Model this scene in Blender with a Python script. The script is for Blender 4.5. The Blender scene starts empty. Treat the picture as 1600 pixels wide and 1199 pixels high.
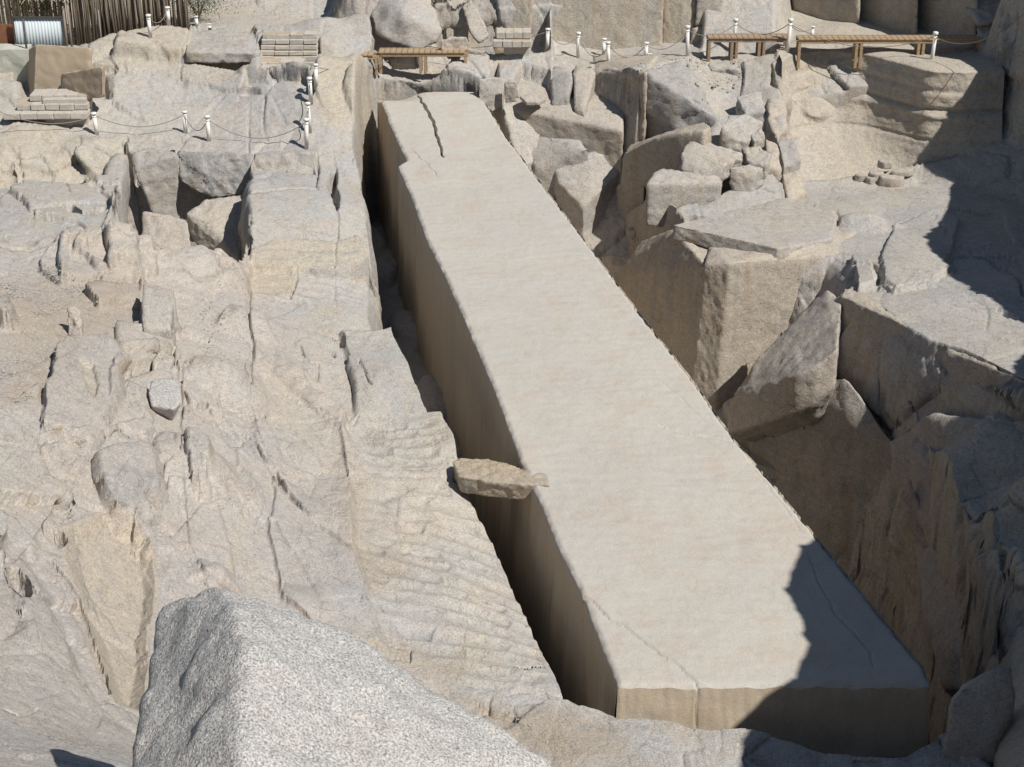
import bpy, bmesh, math, random
import numpy as np
from mathutils import Vector
random.seed(4); np.random.seed(4)
sc = bpy.context.scene
# ---------------------------------------------------------------- camera
CAMZ, PITCH, FOC = 12.8, 25.0, 2500.0
cam = bpy.data.objects.new('camera', bpy.data.cameras.new('camera'))
sc.collection.objects.link(cam); sc.camera = cam
cam.location = (0, 0, CAMZ); cam.rotation_euler = (math.radians(90 - PITCH), 0, 0)
cam.data.sensor_width = 36; cam.data.lens = 36 * FOC / 1600
cam.data.clip_start = .1; cam.data.clip_end = 3000
# ---------------------------------------------------------------- light
SUN = np.array([.50, -.385, .775]); SUN = SUN / np.linalg.norm(SUN)
el = math.asin(SUN[2]); az = math.atan2(SUN[0], SUN[1])
w = bpy.data.worlds.new('World'); sc.world = w; w.use_nodes = True
nt = w.node_tree; nt.nodes.clear()
sky = nt.nodes.new('ShaderNodeTexSky'); sky.sky_type = 'NISHITA'; sky.sun_disc = False
sky.sun_elevation = el; sky.sun_rotation = az
sky.air_density = 1.3; sky.dust_density = .15; sky.ozone_density = 1.0
bg = nt.nodes.new('ShaderNodeBackground'); bg.inputs[1].default_value = .052
out = nt.nodes.new('ShaderNodeOutputWorld')
nt.links.new(sky.outputs[0], bg.inputs[0]); nt.links.new(bg.outputs[0], out.inputs[0])
ld = bpy.data.lights.new('sun', 'SUN'); ld.energy = 5.0; ld.angle = math.radians(.53); ld.color = (1, .958, .89)
so = bpy.data.objects.new('sun', ld); sc.collection.objects.link(so)
so.rotation_euler = Vector(SUN).to_track_quat('Z', 'Y').to_euler()
vs = sc.view_settings; vs.view_transform = 'Standard'; vs.look = 'None'; vs.gamma = 1; vs.exposure = .13
try: vs.use_curve_mapping = False
except Exception: pass
sc.cycles.max_bounces = 5; sc.cycles.diffuse_bounces = 4

# ---------------------------------------------------------------- projection helpers
ct, st = math.cos(math.radians(PITCH)), math.sin(math.radians(PITCH))
def ray(px, py):
    """direction of the sight line through a measured picture point"""
    px = np.asarray(px, float); py = np.asarray(py, float)
    a = (px - 800) / FOC; b = -(py - 599.5) / FOC
    return np.stack([a, ct + b * st, -st + b * ct], -1)
def at(px, py, z):
    """world point at height z seen at a picture point"""
    d = ray(px, py); z = np.asarray(z, float); t = np.where(z > 15, z / d[..., 1], (z - CAMZ) / d[..., 2])   # above 15 it is a distance, not a height
    return np.array([0, 0, CAMZ]) + d * t[..., None]
# ---------------------------------------------------------------- numpy noise
_rng = np.random.RandomState(11)
_P = np.concatenate([_rng.permutation(256)] * 3).astype(np.int32)
_G = _rng.normal(size=(256, 3)); _G = (_G / np.linalg.norm(_G, axis=1)[:, None]).astype(np.float32)
_R = _rng.rand(256, 6).astype(np.float32)
def gnoise(x, y, z):
    x = np.asarray(x, np.float32); y = np.asarray(y, np.float32); z = np.asarray(z, np.float32)
    xi = np.floor(x).astype(np.int32); yi = np.floor(y).astype(np.int32); zi = np.floor(z).astype(np.int32)
    xf, yf, zf = x - xi, y - yi, z - zi
    u, v, s = [t * t * t * (t * (t * 6 - 15) + 10) for t in (xf, yf, zf)]
    xi &= 255; yi &= 255; zi &= 255
    r = 0
    for i in (0, 1):
        for j in (0, 1):
            pij = _P[_P[xi + i] + yi + j]
            for k in (0, 1):
                g = _G[_P[pij + zi + k]]
                d = g[..., 0] * (xf - i) + g[..., 1] * (yf - j) + g[..., 2] * (zf - k)
                r = r + d * (u if i else 1 - u) * (v if j else 1 - v) * (s if k else 1 - s)
    return r * 1.5
def fbm(x, y, z, oct=4, gain=.5):
    r = 0; a = 1
    for o in range(oct):
        f = 2.03 ** o
        r = r + a * gnoise(x * f + 17.3 * o, y * f + 5.1 * o, z * f + 9.7 * o); a *= gain
    return r
def facets(x, y, z, slope=.45, off=.35):
    """broken-rock relief: every Voronoi cell is a tilted plane of its own -> (height, distance to the joint)"""
    x = np.asarray(x, np.float32); y = np.asarray(y, np.float32); z = np.asarray(z, np.float32)
    xi = np.floor(x).astype(np.int32); yi = np.floor(y).astype(np.int32); zi = np.floor(z).astype(np.int32)
    b1 = np.full(x.shape, 9., np.float32); b2 = b1.copy(); h = np.zeros_like(b1)
    for i in (-1, 0, 1):
        for j in (-1, 0, 1):
            pij = _P[_P[(xi + i) & 255] + ((yi + j) & 255)]
            for k in (-1, 0, 1):
                q = _R[_P[pij + ((zi + k) & 255)]]
                dx = x - (xi + i + q[:, 0]); dy = y - (yi + j + q[:, 1]); dz = z - (zi + k + q[:, 2])
                d = dx * dx + dy * dy + dz * dz
                hh = slope * ((q[:, 3] - .5) * dx + (q[:, 4] - .5) * dy + (q[:, 5] - .5) * dz) * 2 + off * (q[:, 4] - .5)
                m = d < b1
                b2 = np.where(m, b1, np.minimum(b2, d)); h = np.where(m, hh, h); b1 = np.where(m, d, b1)
    return h, np.sqrt(b2) - np.sqrt(b1)
def smooth(t): t = np.clip(t, 0, 1); return t * t * (3 - 2 * t)
# ---------------------------------------------------------------- terrain: an ordered list of shapes laid over a base
def sdf(x, y, V):
    """signed distance to polygon V (n,2), positive inside"""
    n = len(V); d = np.full(x.shape, 1e9, np.float32); ins = np.zeros(x.shape, bool)
    for i in range(n):
        ax, ay = V[i]; bx, by = V[(i + 1) % n]
        ex, ey = bx - ax, by - ay; L = ex * ex + ey * ey + 1e-12
        t = np.clip(((x - ax) * ex + (y - ay) * ey) / L, 0, 1)
        d = np.minimum(d, (x - ax - t * ex) ** 2 + (y - ay - t * ey) ** 2)
        c = ((ay > y) != (by > y))
        if ey != 0: ins ^= c & (x < (y - ay) * ex / ey + ax)
    return np.where(ins, 1, -1) * np.sqrt(d)
def ldist(x, y, V):
    d = np.full(x.shape, 1e9, np.float32); s = np.zeros(x.shape, np.float32); acc = 0
    for i in range(len(V) - 1):
        ax, ay = V[i]; bx, by = V[i + 1]; ex, ey = bx - ax, by - ay; L = ex * ex + ey * ey + 1e-12
        t = np.clip(((x - ax) * ex + (y - ay) * ey) / L, 0, 1)
        q = (x - ax - t * ex) ** 2 + (y - ay - t * ey) ** 2
        m = q < d; d = np.where(m, q, d); s = np.where(m, (i + t) / (len(V) - 1), s)
    return np.sqrt(d), s
class Base: pass
OPS = []
NA = 6        # attributes: rough, dirt, patina, pink, region, ochre
def base_setup(ctrl):
    C = np.array(ctrl, float); W = at(C[:, 0], C[:, 1], C[:, 2])
    base_world([tuple(p) for p in W])
def base_world(pts):
    Q = np.array(pts, float); X = Q[:, :2] / 10; n = len(X)
    def U(r2): return np.where(r2 > 0, r2 * np.log(r2 + 1e-12), 0)
    K = U(((X[:, None] - X[None]) ** 2).sum(-1)) + np.eye(n) * .02
    Pm = np.hstack([np.ones((n, 1)), X]); A = np.zeros((n + 3, n + 3)); A[:n, :n] = K; A[:n, n:] = Pm; A[n:, :n] = Pm.T
    sol = np.linalg.solve(A, np.concatenate([Q[:, 2], np.zeros(3)]))
    Base.x0, Base.y0, Base.s = -60, 0, .3
    gx = np.arange(-60, 60, .3); gy = np.arange(0, 75, .3); GX, GY = np.meshgrid(gx, gy)
    F = np.stack([GX.ravel(), GY.ravel()], -1) / 10; o = sol[n] + F @ sol[n + 1:]
    for i in range(n): o = o + sol[i] * U(((F - X[i]) ** 2).sum(-1))
    Base.G = np.clip(o.reshape(GX.shape), -8, 9).astype(np.float32)
def base_eval(x, y):
    G = Base.G; u = np.clip((x - Base.x0) / Base.s, 0, G.shape[1] - 1.001); v = np.clip((y - Base.y0) / Base.s, 0, G.shape[0] - 1.001)
    i = u.astype(int); j = v.astype(int); a = u - i; b = v - j
    return G[j, i] * (1 - a) * (1 - b) + G[j, i + 1] * a * (1 - b) + G[j + 1, i] * (1 - a) * b + G[j + 1, i + 1] * a * b
def facets2(x, y, sd):
    xi = np.floor(x).astype(np.int32); yi = np.floor(y).astype(np.int32); b1 = np.full(x.shape, 9., np.float32); h = np.zeros_like(b1)
    for i in (-1, 0, 1):
        for j in (-1, 0, 1):
            q = _R[_P[_P[_P[(xi + i) & 255] + ((yi + j) & 255)] + sd]]
            dx = x - (xi + i + q[:, 0]); dy = y - (yi + j + q[:, 1]); d = dx * dx + dy * dy; m = d < b1
            h = np.where(m, (q[:, 3] - .5) * dx + (q[:, 4] - .5) * dy + (q[:, 2] - .5) * .9, h); b1 = np.where(m, d, b1)
    return h
def warps(x, y):
    r = []
    for k in (3, 90):
        r.append(.06 * gnoise(x / 1.3, y / 1.3, k + .3) + .10 * facets2(x / .75 + .2 * y, y / .95, k) + .035 * facets2(x / .3, y / .34 + .2 * x, k + 9) + .007 * gnoise(x / .13, y / .13, k + 1.1))
    return r
def height(x, y, attrs=False, warp=True, ops=None):
    x = np.asarray(x, np.float32).ravel(); y = np.asarray(y, np.float32).ravel()
    H = base_eval(x, y).astype(np.float32)
    A = np.zeros((NA, x.size), np.float32); A[0] = 1
    wx, wy = warps(x, y) if warp else (np.zeros_like(x), np.zeros_like(x))
    for o in (OPS if ops is None else ops):
        V = o['V']; pad = o['pad']
        m = (x > V[:, 0].min() - pad) & (x < V[:, 0].max() + pad) & (y > V[:, 1].min() - pad) & (y < V[:, 1].max() + pad)
        idx = np.nonzero(m)[0]
        if not idx.size: continue
        xs = x[idx]; ys = y[idx]; k = o['k']; wp = o['warp']
        xw = xs + wx[idx] * wp; yw = ys + wy[idx] * wp; h = H[idx]
        if k in ('plate', 'rel', 'tone', 'ripple', 'scoop'):
            d = sdf(xw, yw, V)
            if o.get('flute'):
                d = d + o['flute'] * gnoise(xs / o['fs'], ys / o['fs'], 4.4)
        else: d, s = ldist(xw, yw, V)
        tin = None
        if k == 'plate':
            if o['mode'] == 'plane': hn = o['c'][0] + o['c'][1] * xs + o['c'][2] * ys
            else:
                ws = 0; hn = 0
                for vx, vy, vz in zip(V[:, 0], V[:, 1], o['z']):
                    q = 1 / ((xs - vx) ** 2 + (ys - vy) ** 2 + .05) ** o['pw']; ws = ws + q; hn = hn + q * vz
                hn = hn / ws
            hn = hn + o['und'] * gnoise(xs / 1.7, ys / 1.7, 21.) * .1
            if o.get('maxi'): hn = np.maximum(hn, h)
            if o.get('mini'): hn = np.minimum(hn, h)
        elif k == 'rel': hn = h + o['dz']
        if k in ('plate', 'rel'):
            w_ = o['w']
            t = np.where(hn > h, d / w_ + 1, d / w_)
            t = np.clip(t, 0, 1); t = t * t * (3 - 2 * t) if o['prof'] == 0 else (t ** o['prof'])
            H[idx] = h + (hn - h) * t
            tin = smooth(d / max(.05, w_ * .5) + 1)
        elif k == 'crack':
            H[idx] = h - o['dz'] * np.clip(1 - d / (o['w'] * (.55 + .9 * np.sin(np.pi * np.clip(s, .02, .98)))), 0, 1) ** .6
        elif k == 'bump':
            cx, cy = V[0]; c_, s_ = math.cos(o['rot']), math.sin(o['rot'])
            ax = ((xw - cx) * c_ + (yw - cy) * s_) / o['rx']; ay = (-(xw - cx) * s_ + (yw - cy) * c_) / o['ry']
            q = np.clip(1 - (ax * ax + ay * ay), 0, 1); H[idx] = h + o['dz'] * q ** o['prof']; tin = smooth(q * 3)
        elif k == 'ripple':
            c_, s_ = math.cos(o['rot']), math.sin(o['rot'])
            u = (xs * c_ + ys * s_) / o['lu']; v = (-xs * s_ + ys * c_) / o['lv']
            n = gnoise(u, v, 2.2) + .5 * gnoise(u * 2.1, v * 2.1, 8.2)
            m2 = smooth(d / .4); H[idx] = h + o['dz'] * n * m2
            if o.get('dirt'): A[1][idx] = np.maximum(A[1][idx], o['dirt'] * m2 * smooth(-n * 3 - .3))
        elif k == 'scoop':
            c_, s_ = math.cos(o['rot']), math.sin(o['rot'])
            v = (-xs * s_ + ys * c_) / o['lv'] + .38 * gnoise(xs / 1.2, ys / .8, 2.2) + .10 * gnoise(xs / .3, ys / .2, 6.2)
            ri = np.floor(v).astype(np.int32); r0 = _R[_P[ri & 255]]
            u = (xs * c_ + ys * s_) / (o['lu'] * (.7 + .6 * r0[:, 0])) + r0[:, 1] * 9 + .25 * gnoise(xs / .4, ys / .4, 9.)
            ui = np.floor(u).astype(np.int32); fu = u - ui; fv = v - ri; q = _R[_P[_P[ri & 255] + (ui & 255)]]
            n = (4 * fv * (1 - fv)) ** .8 * (4 * fu * (1 - fu)) ** .45 * (.45 + .9 * q[:, 2]); m2 = smooth(d / .35)
            H[idx] = h - o['dz'] * n * m2
            if o.get('dirt'): A[1][idx] = np.maximum(A[1][idx], o['dirt'] * m2 * smooth(n * 1.6 - .35) * smooth((q[:, 3] - (1 - o['df'])) * 6 + .5))
        elif k == 'tone': tin = smooth(d / o['w'] + .5)
        if tin is not None and attrs:
            for a, val in o['at'].items():
                if a == 4: A[4][idx] = np.where(tin > .5, val, A[4][idx])
                else: A[a][idx] = A[a][idx] * (1 - tin) + val * tin
    return (H, A) if attrs else H
def hit(px, py, ops=None):
    """where the sight lines through measured picture points meet the terrain built so far"""
    px = np.atleast_1d(np.asarray(px, float)); py = np.atleast_1d(np.asarray(py, float)); d = ray(px, py)
    rr = np.linspace(6, 64, 800); hl = np.hypot(d[:, 0], d[:, 1])
    X = d[:, 0:1] / hl[:, None] * rr; Y = d[:, 1:2] / hl[:, None] * rr; Z = CAMZ + (d[:, 2] / hl)[:, None] * rr
    Hh = height(X, Y, warp=False, ops=ops).reshape(X.shape); below = Z < Hh
    k = np.argmax(below, 1); k = np.where(below.any(1), k, 799); k = np.maximum(k, 1); I = np.arange(len(px))
    a = Z[I, k - 1] - Hh[I, k - 1]; b = Hh[I, k] - Z[I, k]; f = np.clip(a / (a + b + 1e-9), 0, 1)
    return np.stack([X[I, k - 1] + f * (X[I, k] - X[I, k - 1]), Y[I, k - 1] + f * (Y[I, k] - Y[I, k - 1]), Z[I, k - 1] + f * (Z[I, k] - Z[I, k - 1])], -1)
AT = dict(rough=0, dirt=1, patina=2, pink=3, region=4, ochre=5)
REG = []
def attd(kw):
    r = {}
    for k_ in list(kw):
        if k_ in AT:
            v = kw.pop(k_)
            if k_ == 'region':
                if v not in REG: REG.append(v)
                v = REG.index(v) + 1
            r[AT[k_]] = v
    return r
def push(k, W, **o):
    o['at'] = attd(o); o['k'] = k; V = np.array(W, float)
    o.setdefault('warp', 1.); o.setdefault('w', .25); o.setdefault('prof', 0); o.setdefault('und', 1.); o.setdefault('mode', 'plane'); o.setdefault('pw', 1.5)
    o['V'] = V[:, :2]; o['pad'] = (o['w'] if k != 'bump' else max(o['rx'], o['ry'])) + .4
    if k == 'plate':
        o['z'] = V[:, 2]
        A = np.hstack([np.ones((len(V), 1)), V[:, :2]]); o['c'] = np.linalg.lstsq(A, V[:, 2], rcond=1e-4)[0]
    OPS.append(o)
def P(pts, z=None, **o):
    C = [(p[0], p[1], p[2] if len(p) > 2 else z) for p in pts]; C = np.array(C, float)
    push('plate', at(C[:, 0], C[:, 1], C[:, 2]), **o)
def PW(pts, **o): push('plate', pts, **o)
def Dl(pts, dz, **o):
    C = np.array(pts, float); W = hit(C[:, 0], C[:, 1])
    if dz > 0:   # outline is the raised rim
        W2 = W.copy(); d = ray(C[:, 0], C[:, 1]); W2 = at(C[:, 0], C[:, 1], W[:, 2] + dz); W = W2
    push('rel', W, dz=dz, **o)
def Cr(pts, w=.04, dz=.15, **o):
    C = np.array(pts, float); W = hit(C[:, 0], C[:, 1]); push('crack', W, w=w, dz=dz, **({'warp': .4} | o))
def Bp(px, py, rx, ry, dz, rot=0, prof=.6, **o):
    W = hit([px], [py]); push('bump', W, rx=rx, ry=ry, dz=dz, rot=math.radians(rot), prof=prof, **o)
def Rp(pts, dz, lu, lv, rot=0, **o):
    C = np.array(pts, float); push('ripple', hit(C[:, 0], C[:, 1]), dz=dz, lu=lu, lv=lv, rot=math.radians(rot), **o)
def Sc(pts, dz, lu, lv, rot=0, df=.4, **o):
    C = np.array(pts, float); push('scoop', hit(C[:, 0], C[:, 1]), dz=dz, lu=lu, lv=lv, rot=math.radians(rot), df=df, **o)
def Tn(pts, **o):
    C = np.array(pts, float); push('tone', hit(C[:, 0], C[:, 1]), **o)
def cast(px, py, t):
    """the point t metres towards the sun from the surface seen at a picture point"""
    return hit(px, py) + SUN * np.asarray(t, float).reshape(-1, 1)
LOD = 1.0
# ================================================================ materials
def mat(name):
    m = bpy.data.materials.new(name); m.use_nodes = True; t = m.node_tree
    b = t.nodes['Principled BSDF']; b.inputs['Specular IOR Level'].default_value = .25; b.inputs['Roughness'].default_value = .9
    return m, t, b
def N(t, k, **kw):
    n = t.nodes.new(k)
    for a, v in kw.items():
        if a.startswith('i_'): n.inputs[a[2:].replace('_', ' ')].default_value = v
        else: setattr(n, a, v)
    return n
def noise(t, co, scale, detail=6, rough=.6, dist=0, lac=2):
    n = N(t, 'ShaderNodeTexNoise'); n.inputs['Scale'].default_value = scale; n.inputs['Detail'].default_value = detail
    n.inputs['Roughness'].default_value = rough; n.inputs['Distortion'].default_value = dist; t.links.new(co, n.inputs['Vector']); return n.outputs['Fac']
def rng(t, v, a, b, c=0, d=1):
    n = N(t, 'ShaderNodeMapRange'); t.links.new(v, n.inputs[0])
    for i, q in zip((1, 2, 3, 4), (a, b, c, d)): n.inputs[i].default_value = q
    return n.outputs[0]
def mix(t, f, a, b, mode='MIX'):
    n = N(t, 'ShaderNodeMix', data_type='RGBA', blend_type=mode)
    if isinstance(f, (int, float)): n.inputs[0].default_value = f
    else: t.links.new(f, n.inputs[0])
    for s, v in ((6, a), (7, b)):
        if isinstance(v, tuple): n.inputs[s].default_value = (*v, 1)
        else: t.links.new(v, n.inputs[s])
    return n.outputs[2]
def mth(t, op, a, b=None):
    n = N(t, 'ShaderNodeMath', operation=op)
    for i, v in enumerate((a, b)):
        if v is None: continue
        if isinstance(v, (int, float)): n.inputs[i].default_value = v
        else: t.links.new(v, n.inputs[i])
    return n.outputs[0]
def rock_material(name, mott=1., base=(.405, .375, .333), grey=(.372, .362, .35), ochre=(.415, .357, .265), pink=(.405, .342, .295), dirt=(.29, .225, .155), speck=.28, fine=1., attr=True, grain=38., bumpk=1.):
    m, t, b = mat(name); L = t.links
    geo = N(t, 'ShaderNodeNewGeometry'); P_ = geo.outputs['Position']
    big = noise(t, P_, .35, 5, .55); med = noise(t, P_, 1.7, 6, .62, .4); sm = noise(t, P_, 7., 5, .7); gr = noise(t, P_, grain, 2, .7)
    mp = N(t, 'ShaderNodeMapping'); mp.inputs['Scale'].default_value = (1, .5, 3.2); mp.inputs['Rotation'].default_value = (.15, .1, .3); L.new(P_, mp.inputs[0])
    st_ = noise(t, mp.outputs[0], 1.1, 6, .65, .6)
    c = mix(t, rng(t, big, .38, .62), base, grey)
    c = mix(t, mth(t, 'MULTIPLY', rng(t, med, .48, .68), .55), c, pink)
    c = mix(t, mth(t, 'MULTIPLY', rng(t, st_, .5, .7), .5 * min(1, mott + .05)), c, ochre)
    if attr:
        ac = N(t, 'ShaderNodeAttribute', attribute_name='tone'); sep = N(t, 'ShaderNodeSeparateColor'); L.new(ac.outputs['Color'], sep.inputs[0])
        rag = rng(t, sm, .3, .7, .35, 1.5)
        c = mix(t, N_clamp(t, mth(t, 'MULTIPLY', ac.outputs['Alpha'], rag), .85), c, ochre)
        c = mix(t, N_clamp(t, mth(t, 'MULTIPLY', sep.outputs[2], rag), .9), c, pink)
        c = mix(t, N_clamp(t, mth(t, 'MULTIPLY', sep.outputs[1], rng(t, med, .35, .6, .3, 1.2)), .9), c, (.30, .29, .28))
        c = mix(t, N_clamp(t, mth(t, 'MULTIPLY', sep.outputs[0], rng(t, sm, .25, .6, .4, 1.3)), .95), c, dirt)
    # seepage stains that run down the faces, iron-brown and grey
    ms = N(t, 'ShaderNodeMapping'); ms.inputs['Scale'].default_value = (1, 1, .10); L.new(P_, ms.inputs[0]); ss = noise(t, ms.outputs[0], 2.3, 5, .6)
    nz = N(t, 'ShaderNodeSeparateXYZ'); L.new(geo.outputs['Normal'], nz.inputs[0]); wallm = rng(t, mth(t, 'ABSOLUTE', nz.outputs[2]), .25, .75, 1, 0)
    c = mix(t, mth(t, 'MULTIPLY', mth(t, 'MULTIPLY', rng(t, ss, .5, .68), wallm), .55 * min(1, mott + .1)), c, (.33, .25, .17))
    c = mix(t, mth(t, 'MULTIPLY', mth(t, 'MULTIPLY', rng(t, ss, .46, .34), wallm), .4 * min(1, mott + .1)), c, (.27, .26, .25))
    # dark lichen and mineral blotches, hairline joints
    bl = noise(t, P_, 3.1, 5, .72, .8); c = mix(t, mth(t, 'MULTIPLY', rng(t, bl, .60, .70), .38 * mott), c, (.25, .23, .21))
    vo = N(t, 'ShaderNodeTexVoronoi', feature='DISTANCE_TO_EDGE'); vo.inputs['Scale'].default_value = 1.1; wv = N(t, 'ShaderNodeVectorMath', operation='ADD')
    nv_ = N(t, 'ShaderNodeTexNoise'); nv_.inputs['Scale'].default_value = 1.6; nv_.inputs['Detail'].default_value = 3; L.new(P_, nv_.inputs['Vector']); sc_ = N(t, 'ShaderNodeVectorMath', operation='SCALE'); sc_.inputs[3].default_value = .9; L.new(nv_.outputs['Color'], sc_.inputs[0])
    L.new(P_, wv.inputs[0]); L.new(sc_.outputs[0], wv.inputs[1]); L.new(wv.outputs[0], vo.inputs['Vector'])
    hair = mth(t, 'MULTIPLY', rng(t, vo.outputs['Distance'], .0, .012, 1, 0), rng(t, med, .45, .6)); c = mix(t, mth(t, 'MULTIPLY', hair, .6 * mott), c, (.16, .13, .10))
    # mottling and grain of the granite
    c = mix(t, 1., c, mixg(t, rng(t, sm, .25, .75, 1 - .16 * mott, 1 + .14 * mott)), 'MULTIPLY')
    c = mix(t, 1., c, mixg(t, rng(t, gr, .3, .7, 1 - speck, 1 + speck * .8)), 'MULTIPLY')
    # thin dark weathering streaks
    vein = rng(t, mth(t, 'ABSOLUTE', mth(t, 'SUBTRACT', noise(t, mp.outputs[0], .9, 5, .7, 1.2), .5)), 0, .012, 1 - .28 * mott, 1.)
    c = mix(t, 1., c, mixg(t, vein), 'MULTIPLY')
    L.new(c, b.inputs['Base Color'])
    bh = mth(t, 'ADD', mth(t, 'MULTIPLY', sm, .040), mth(t, 'MULTIPLY', gr, .012))
    bu = N(t, 'ShaderNodeBump'); bu.inputs['Distance'].default_value = 1.; bu.inputs['Strength'].default_value = .75 * bumpk; L.new(bh, bu.inputs['Height']); L.new(bu.outputs[0], b.inputs['Normal'])
    return m
def mixg(t, v):
    n = N(t, 'ShaderNodeCombineColor')
    for i in range(3): t.links.new(v, n.inputs[i])
    return n.outputs[0]
def N_clamp(t, v, mx):
    return mth(t, 'MINIMUM', mth(t, 'MAXIMUM', v, 0), mx)
M_ROCK = rock_material('bedrock_granite')
M_OBEL = rock_material('dressed_granite', mott=.25, base=(.44, .418, .377), grey=(.412, .398, .37), pink=(.42, .35, .29), ochre=(.43, .345, .245), speck=.11, attr=True, bumpk=.3)
M_GREY = rock_material('grey_speckled_granite', mott=.35, base=(.45, .435, .41), grey=(.42, .41, .395), ochre=(.45, .42, .37), pink=(.45, .405, .38), speck=.6, grain=60, attr=False, bumpk=1.3)
M_TAN = rock_material('tan_granite', base=(.40, .34, .26), grey=(.37, .335, .29), ochre=(.43, .33, .20), pink=(.39, .31, .245), attr=False)
# ================================================================ terrain data (picture point, picture point, height)
ctrl = [
 # left hill
 (0,1199,4.6),(200,1199,3.4),(400,1199,1.8),(600,1150,.4),(750,1199,.1),(0,950,3.6),(100,950,2.8),(250,950,1.9),(430,950,.8),(350,800,1.2),
 (0,800,3.2),(100,750,2.6),(250,700,1.9),(390,640,.9),(480,700,.6),(0,560,2.7),(100,560,2.4),(200,560,2.0),(300,560,1.5),(390,560,.9),(0,430,2.4),(100,430,2.2),(250,430,1.6),(340,410,1.3),
 (450,480,.5),(450,400,.8),(450,320,1.2),(550,480,.45),(560,320,1.0),(500,600,.35),(545,650,.05),(620,660,.05),(560,800,0),(720,740,-.02),(700,900,-.05),(850,1050,-.1),(700,1100,-.02),
 (1000,1150,-.1),(1200,1180,-.15),(1450,1199,-.3),(1600,1199,-.2),(900,1199,-.05),
 # upper left benches
 (0,210,1.5),(100,200,1.5),(200,215,1.3),(300,235,1.2),(400,250,1.1),(470,240,1.2),(540,200,1.4),(200,170,1.7),(400,180,1.6),(300,130,2.0),(450,140,1.9),(540,140,1.7),(0,160,1.9),(60,160,2.0),(560,115,1.9),(450,105,2.1),
 (0,110,2.3),(100,70,2.5),(300,80,2.4),(450,60,2.9),(300,30,3.3),(450,15,4.0),(550,30,3.6),(100,20,2.6),(0,20,2.6),
 # far bench behind the obelisk
 (650,115,1.9),(740,125,1.8),(650,100,2.0),(800,100,2.0),(950,95,2.0),(1100,90,2.1),(1250,75,2.4),(1400,75,2.5),(1550,70,2.6),(800,160,1.2),(900,140,1.4),(1000,110,1.9),
 # right floor
 (1250,290,-.3),(1400,300,-.3),(1600,320,-.2),(1500,400,-.1),(1340,400,.1),(1600,500,.4),
]
W0 = [tuple(at(*p)) for p in ctrl]
W0 += [(6.9,18.5,-3.6),(6.9,20,-4.2),(6.9,23,-4.4),(6.4,26,-4.4),(7.2,16.2,-.3),(5.5,16.3,-.25),(6.5,14.5,0),(9,15,1),(5.6,29,-4),(4.6,31,-3.3),(8.0,24,-3),(8,20,-2),(8.4,17.5,0),(10.5,26,-1.5),(6.9,30,-3.8),(8.2,28,-3.5),(3.4,34,-3.5),(2.4,37,-3.3),(1.6,40,-3),(5.5,33,-3.3),
 (5,40,-.8),(3.8,37,-2.6),(6.5,37.5,-.8),(2,42.3,-1),(12,22,4),(12,15,5),(16,30,4),(18,40,4),(20,50,8),(0,60,8),(-15,60,6),(-20,50,3),(-20,40,2),(-16,30,3),(-13,20,4),(-10,10,6),(-5,4,8.6),(0,2,10.4),(0,6,6.2),(5,4,8.6),(4,9,2.5),(-1,10,4),(8,11,3)]
base_world(W0)
# region ids are painted by the shapes ('bedrock' where nothing else was said)
# ---- back cliff
BACK=[(-4.4,46.6,4.4),(-3.0,47.4,5),(0,47.8,7),(.8,47.8,8),(3,47.8,9),(6.1,47.6,9),(6.4,51.5,9),(8.4,50.8,9),(9.6,49,9),(10.4,49,9),(12.2,46.2,9),(14.2,44.6,9),(18,42,9),(30,44,9),(30,70,9),(-6,70,7),(-4.2,49,4.8)]
PW(BACK,mode='idw',w=1.2,warp=.8,region='cliff',ochre=.75,rough=.6)
# ---- tall cliff on the right, its crest is what throws the big shadow
sh=[(1430,95,6.5),(1458,120,6.5),(1456,200,7),(1436,250,7.5),(1418,290,8),(1432,350,8.5),(1452,395,9),(1482,430,9),(1512,470,9),(1550,520,9),(1600,553,9)]
sh2=[(1263,832,9),(1252,890,9),(1264,940,9),(1262,1000,9),(1220,1060,9),(1185,1120,9),(1175,1140,9)]
S1=[]; 
for a,b,t in sh: S1.append(tuple(cast(a,b,[t])[0]))
S2=[]
for a,b,t in sh2:
    p=at(a,b,.75*(1-(b-700)/370.) if b<1070 else 0.)+SUN*t; S2.append(tuple(p))
RC=[(13.6,45.5,8.5)]+S1+S2+[(S2[-1][0]-.2,S2[-1][1]-2.5,7.4),(6.5,6,9),(40,0,9),(40,50,9)]
print('crest',[tuple(round(float(v),1) for v in p) for p in RC])
PW(RC,mode='idw',w=1.3,warp=1.0,region='cliff',rough=.9,pink=.5,prof=.9)
# ---- upper right dished wall
P([(1215,300,-.5),(1215,255,-.5),(1500,255,-.5),(1500,292,-.5)],w=.1,warp=.1,mini=True,rough=.1)
# ---- right ledge (upper floor)
P([(1262,392,.1),(1310,392,.15),(1330,402,.2),(1345,458,.2),(1318,452,.1),(1313,462,.1),(1345,466,.2),(1375,478,.2),(1420,510,.3),(1450,532,.35),(1500,546,.4),(1555,572,.5),(1600,592,.6),(1800,660,.8),(1800,330,0),(1600,318,-.2),(1440,285,-.35),(1260,285,-.35),(1228,300,-.2)],w=.7,warp=.5,rough=.3,patina=.25,prof=1)
P([(1215,86,2.5),(1240,74,2.55),(1300,69,2.55),(1350,74,2.55),(1400,87,2.45),(1452,100,2.4),(1500,98,2.5),(1560,80,2.6),(1640,56,2.7),(1640,10,2.7),(1215,10,2.6)],w=.4,warp=.2,rough=.1,ochre=.35,prof=1,mode='idw')
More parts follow.
